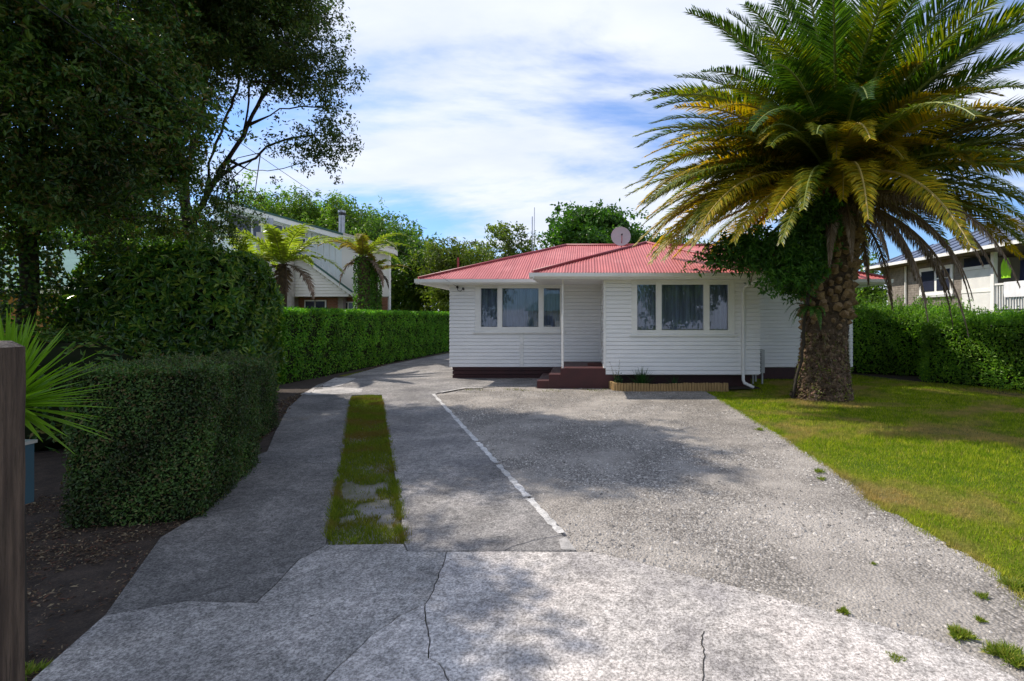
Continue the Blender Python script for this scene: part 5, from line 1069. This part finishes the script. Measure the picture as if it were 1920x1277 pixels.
a, b = q_([(544, 464), (660, 549)], Yg-.3); slabroof(a, b, Yg, .09, .3, 1.0, M['greenroof'], nb_); slabroof((a[0], a[1]-.17), (b[0], b[1]-.17), Yg, .168, .26, .3, M['trim'], nb_, 'barge_board')
a, b = q_([(496, 500), (544, 464)], Yg-.3); slabroof(a, b, Yg, .09, .3, 1.0, M['greenroof'], nb_)
bxo('lower_wall', M['mortar'], nb_, PX(505, Yg), PX(634, Yg), Yg+.5, Yg+.9, 0, PZ(557, Yg)); bricks('brickwork', PX(560, Yg+.5), PX(634, Yg+.5), 1.8, PZ(558, Yg), Yg+.5, M['brick'], nb_)
farwin([(574, 588), (590, 588), (590, 565), (574, 565)], Yg+.48, nb_); farwin([(593, 588), (610, 588), (610, 565), (593, 565)], Yg+.48, nb_)
# chimneys of the two storey house
bxo('chimney', M['stucco'], nb_, PX(488, 24.5), PX(543, 24.5), 24.2, 24.9, 0, PZ(437, 24.5))
fl = MB().tube([(PX(506, 24.5), 24.5, PZ(437, 24.5)), (PX(506, 24.5), 24.5, PZ(433, 24.5))], [.30, .2], 12).tube([(PX(506, 24.5), 24.5, PZ(434, 24.5)), (PX(506, 24.5), 24.5, PZ(409, 24.5))], .15, 12).build('flue', M['metal'], nb_, smooth=False)
fl = MB().tube([(PX(641, 27.5), 27.5, 5.5), (PX(641, 27.5), 27.5, PZ(401, 27.5))], .15, 12).build('flue', M['metal'], nb_)
MB().tube([(PX(641, 27.5), 27.5, PZ(404, 27.5)), (PX(641, 27.5), 27.5, PZ(399, 27.5))], .17, 12).build('flue_cap', M['black'], fl)
MB().tube([(PX(641, 27.5), 27.5, PZ(399, 27.5)), (PX(641, 27.5), 27.5, PZ(395, 27.5))], .19, 12).build('flue_cap', M['metal'], fl)
# ------------------------------------------------------------ low house at far left
lh = empty('low_house', (0, 0, 0), label='low house with pale green iron roof and ochre brick wall at the far left', cat='house')
Yl = 17.0; xr = PX(165, Yl)
bxo('wall', M['ochre'], lh, -30, xr-.5, Yl+.5, Yl+7.5, 0, 2.7)
bxo('fascia', M['trim'], lh, -30.5, xr, Yl+.0, Yl+.04, PZ(551, Yl), PZ(545, Yl)); bxo('gutter', M['trim'], lh, -30.5, xr, Yl-.12, Yl-.002, PZ(544, Yl), PZ(538, Yl))
zr = PZ(537, Yl)
us = np.arange(-30.5, xr, .0254*1.5); nn_ = len(us); vm = np.minimum(xr-us, 4.2); lift = .012*np.sin(us*2*PI/.1524)
V = np.concatenate([np.stack([us, np.full(nn_, Yl-.05), zr+lift], 1), np.stack([us, Yl-.05+vm, zr+vm*.42+lift], 1)])
MB().add(V, np.array([[i, i+1, nn_+i+1, nn_+i] for i in range(nn_-1)])).build('roof', M['tealroof'], lh, smooth=True)
MB().add([(xr, Yl-.05, zr), (xr, Yl+8.35, zr), (xr-4.2, Yl+4.15, zr+4.2*.42)], [[0, 1, 2]]).build('roof', M['tealroof'], lh)
MB().add([(xr, Yl+8.35, zr), (-30.5, Yl+8.35, zr), (-30.5, Yl+4.15, zr+1.764), (xr-4.2, Yl+4.15, zr+1.764)], [[0, 1, 2, 3]]).build('roof', M['tealroof'], lh)
bxo('soffit', M['trim'], lh, -30.5, xr-.02, Yl+.04, Yl+8.3, PZ(551, Yl)-.002, PZ(551, Yl)+.02)
# ------------------------------------------------------------ right neighbour
rh = empty('raised_house', (0, 0, 0), label='grey brick house with blue roof and raised white deck beyond the right hedge', cat='house')
XW = 14.35
bxo('wall', M['mortar'], rh, XW, XW+8, 19.55, 24.4, 0, 4.2); bricks('brickwork', 19.56, 24.39, 1.75, 4.18, XW, M['block'], rh, holes=[(20.05, 21.95, 2.86, 3.92)], bw=.30, bh=.10, axis='y')
w = bxo('window', M['trim'], rh, XW-.06, XW-.014, 20.0, 22.0, 2.80, 3.95)
bxo('sill', M['greypaint'], w, XW-.12, XW-.02, 19.95, 22.05, 2.70, 2.795)
for y0, y1, z0, z1 in ((20.15, 20.9, 2.95, 3.8), (21.05, 21.85, 2.95, 3.8)):
    bxo('pane', M['darkglass'], w, XW-.075, XW-.061, y0, y1, z0, z1)
bxo('window_bar', M['trim'], w, XW-.085, XW-.076, 20.15, 20.9, 3.42, 3.47)
MB().tube([(XW-.08, 22.9, 0), (XW-.08, 22.9, 4.15)], .045, 6).build('downpipe', M['trim'], rh)
bxo('soffit', M['brownsoffit'], rh, XW-.62, XW+8, 15.9, 25.1, 4.16, 4.20)
bxo('gutter', M['trim'], rh, XW-.74, XW-.625, 15.8, 25.2, 4.20, 4.32)
MB().add([(XW-.7, 15.8, 4.33), (XW-.7, 25.2, 4.33), (XW+9.3, 25.2, 4.33), (XW+9.3, 15.8, 4.33), (XW+3.5, 20.4, 6.1), (XW+5, 20.4, 6.1)], [[1, 0, 4], [0, 3, 5, 4], [3, 2, 5], [2, 1, 4, 5]]).build('roof', M['blueroof'], rh)
# roof seams
for i in range(11):
    y = 16.6+i*.8; hgt = 1-abs(y-20.4)/(4.6 if y < 20.4 else 4.8)
    p0 = (XW-.7, y, 4.35); p1 = (XW-.7+4.2*hgt, y, 4.35+1.77*hgt)
    MB().tube([p0, p1], .02, 5).build('roof_seam', M['blueroof'], rh)
# white slatted screen at the porch
for i in range(26):
    y = 18.15+i*.054
    bxo('screen_slat', M['trim'], rh, XW-.03, XW+.0, y, y+.044, 2.10, 3.62)
bxo('screen_rail', M['trim'], rh, XW-.05, XW-.032, 18.1, 19.55, 2.78, 2.9)
bxo('screen_rail', M['trim'], rh, XW-.05, XW+.02, 18.1, 19.55, 3.63, 3.75)
bxo('highlight_window', M['darkglass'], rh, XW+.02, XW+.04, 18.15, 19.5, 3.76, 4.1)
bxo('screen_back', M['greypaint'], rh, XW+.01, XW+.05, 18.1, 19.54, 2.0, 3.74)
bxo('post', M['trim'], rh, XW-.08, XW+.06, 17.95, 18.09, 0, 4.16); bxo('post', M['trim'], rh, XW-.08, XW+.06, 16.0, 16.14, 0, 4.16)
bxo('deck', M['greypaint'], rh, XW-.1, XW+6, 16.0, 19.5, 1.95, 2.08); bxo('porch_wall', M['palegreen'], rh, XW+2.6, XW+2.7, 16.0, 19.5, 2.08, 4.16)
for i in range(16):
    y = 16.2+i*.11; bxo('baluster', M['trim'], rh, XW-.03, XW+.01, y, y+.035, 2.15, 2.98)
bxo('handrail', M['trim'], rh, XW-.06, XW+.04, 16.15, 17.94, 2.985, 3.05)
def hung(name, label, cat, m, y0, y1, z0, z1, x, n=14, shape=None):
    ys = np.linspace(y0, y1, n); zs_ = np.linspace(z1, z0, 8); v = []; 
    for k, z in enumerate(zs_):
        for y in ys:
            t = (y-(y0+y1)/2)/(y1-y0)*2; s = 1 if shape is None else shape(k/7)
            v.append((x+.025*math.sin(y*34+k*.3)*(k/7+.2), (y0+y1)/2+t*(y1-y0)/2*s, z))
    v = np.array(v); v2 = v+np.array([.015, 0, 0]); q = [[a*n+b, a*n+b+1, (a+1)*n+b+1, (a+1)*n+b] for a in range(7) for b in range(n-1)]
    o = MB().add(v, np.array(q)).add(v2, np.array(q)[:, ::-1]).build(name, m, None, smooth=True); return tag(o, label, cat)
hung('work_jacket', 'bright lime green work jacket hanging on the raised deck', 'jacket', M['hivis'], 17.35, 17.78, 3.22, 3.90, XW+.02, shape=lambda t: .45+.55*min(1, t*3) if t < .75 else .8)
hung('dark_towel', 'dark navy cloth hanging above the deck rail', 'cloth', M['navy'], 16.45, 17.25, 3.06, 3.78, XW+.25)
hung('white_towel', 'white towel draped over the deck rail', 'towel', M['towel'], 16.5, 17.5, 2.55, 3.07, XW-.09)
# ------------------------------------------------------------ antennas, poles, wires
r = empty('antenna_mast', (PX(998, 30), 30, 0), label='pair of thin pale antenna poles rising behind the red roof', cat='antenna')
MB().tube([(0, 0, 0), (0, 0, PZ(406, 30))], .03, 6).build('pole', M['metal'], r)
MB().tube([(.1, 0, 4), (.13, 0, PZ(389, 30))], .02, 6).build('whip', M['metal'], r)
MB().tube([(0, 0, 4.2), (.1, 0, 4.2)], .02, 6).build('bracket', M['metal'], r)
o = MB().tube([(PX(859, 25), 25, 0), (PX(859, 25), 25, PZ(483, 25))], .05, 8).build('flue_pipe', M['ridge'], None); tag(o, 'thin dark red pipe standing beyond the left corner of the roof', 'pipe')
def cable(a, b, sag, r_, name, label):
    a = np.array(a); b = np.array(b); t = np.linspace(0, 1, 30)[:, None]; P = a+(b-a)*t; P[:, 2] -= (sag*4*t*(1-t))[:, 0]
    o = MB().tube(P, r_, 5).build(name, M['black'], None); tag(o, label, 'cable')
cable((-3.93, 15.5, 2.8), (-6.5, -5, 7.3), .25, .004, 'overhead_cable', 'thin black power cable running from the house corner up to the left')
# ------------------------------------------------------------ gate post and letterbox
gpst = empty('gate_post', (-1.935, 1.62, 0), label='weathered brown square wooden post at the left edge of the picture', cat='post')
w_ = .075; hh_ = 1.775; b_ = .02
ring = lambda s, z: [(-s, -s, z), (s, -s, z), (s, s, z), (-s, s, z)]
v = []; 
for k_, z in enumerate(np.linspace(-.05, hh_-b_, 14)):
    for x, y, zz_ in ring(w_, z): v.append((x+random.uniform(-.002, .002), y+random.uniform(-.002, .002), z))
q = [[i*4+j, i*4+(j+1) % 4, (i+1)*4+(j+1) % 4, (i+1)*4+j] for i in range(13) for j in range(4)]
MB().add(v, np.array(q)).build('shaft', M['post'], gpst)
v = ring(w_, hh_-b_)+ring(w_-b_, hh_); MB().add(v, np.array([[0, 1, 5, 4], [1, 2, 6, 5], [2, 3, 7, 6], [3, 0, 4, 7], [4, 5, 6, 7]])).build('post_top', M['posttop'], gpst)
lb = empty('letterbox', (-2.70, 2.25, 0), label='dark teal letterbox showing just behind the gate post', cat='letterbox')
MB().box(-.14, .143, -.12, .12, 1.0, 1.27).build('box', M['teal'], lb); MB().box(-.145, .148, -.13, .13, 1.271, 1.285).build('lid', M['metal'], lb)
bxo('slot', M['black'], lb, -.1, .1, -.124, -.121, 1.2, 1.215); bxo('stake', M['post'], lb, -.03, .03, -.03, .03, -.03, .999)
# ------------------------------------------------------------ weeds
def weed(px, py, s, n, label, z=-.01, m='weed'):
    x, y = G(px, py); r = empty('weed_tuft', (x, y, z), label=label, cat='weed', group='weeds on the gravel and concrete')
    n = int(n*1.8); a = rng.random(n)*2*PI; rr = s*rng.random(n)**.6*(.65+.35*np.sin(a*3+px)+.2*np.sin(a*7)); P = np.stack([rr*np.cos(a), rr*np.sin(a), .004+0*a], 1); ax = np.stack([np.cos(a)*.6, np.sin(a)*.6, .5+rng.random(n)], 1)+rng.normal(0, .35, (n, 3))
    mb = MB(); leaf_quads(mb, P*np.array([.7, .7, 1]), ax, rng.normal(0, 1, (n, 3)), s*rng.uniform(.2, .6, n), .006); mb.build('foliage', M[m], r)
for w in [(1680, 1238, .062, 420, 'round weed tuft alone on the pale concrete apron'), (1800, 1190, .09, 420, 'bushy weed at the edge of concrete and gravel'), (1885, 1228, .12, 520, 'spreading weed at the lower right edge of the concrete'), (1915, 1245, .1, 300, 'yellowing weed in the extreme lower right beside the spreading one'),
          (1582, 1146, .05, 150, 'small weed on the apron edge left of the bushy one'), (1842, 1118, .06, 110, 'darker weed on the gravel near the lawn corner'), (1838, 1162, .045, 90, 'tiny green weed on gravel above the spreading weed'), (1638, 1056, .03, 60, 'tiny weed alone in the middle of the gravel'),
          (1905, 1100, .12, 320, 'tuft on the lawn corner beside the gravel'), (1536, 884, .09, 110, 'weed in gravel near the bend of the lawn edge'), (1540, 898, .07, 80, 'lower weed in gravel near the bend of the lawn edge'), (665, 1012, .07, 90, 'broad leaved weed at the front of the grass strip'), (925, 862, .05, 70, 'weed beside the white painted line'),
          (50, 1262, .11, 140, 'grass tuft at the foot of the wooden gate post'), (1425, 806, .10, 100, 'weed on the gravel where the lawn edge narrows')]:
    weed(*w)
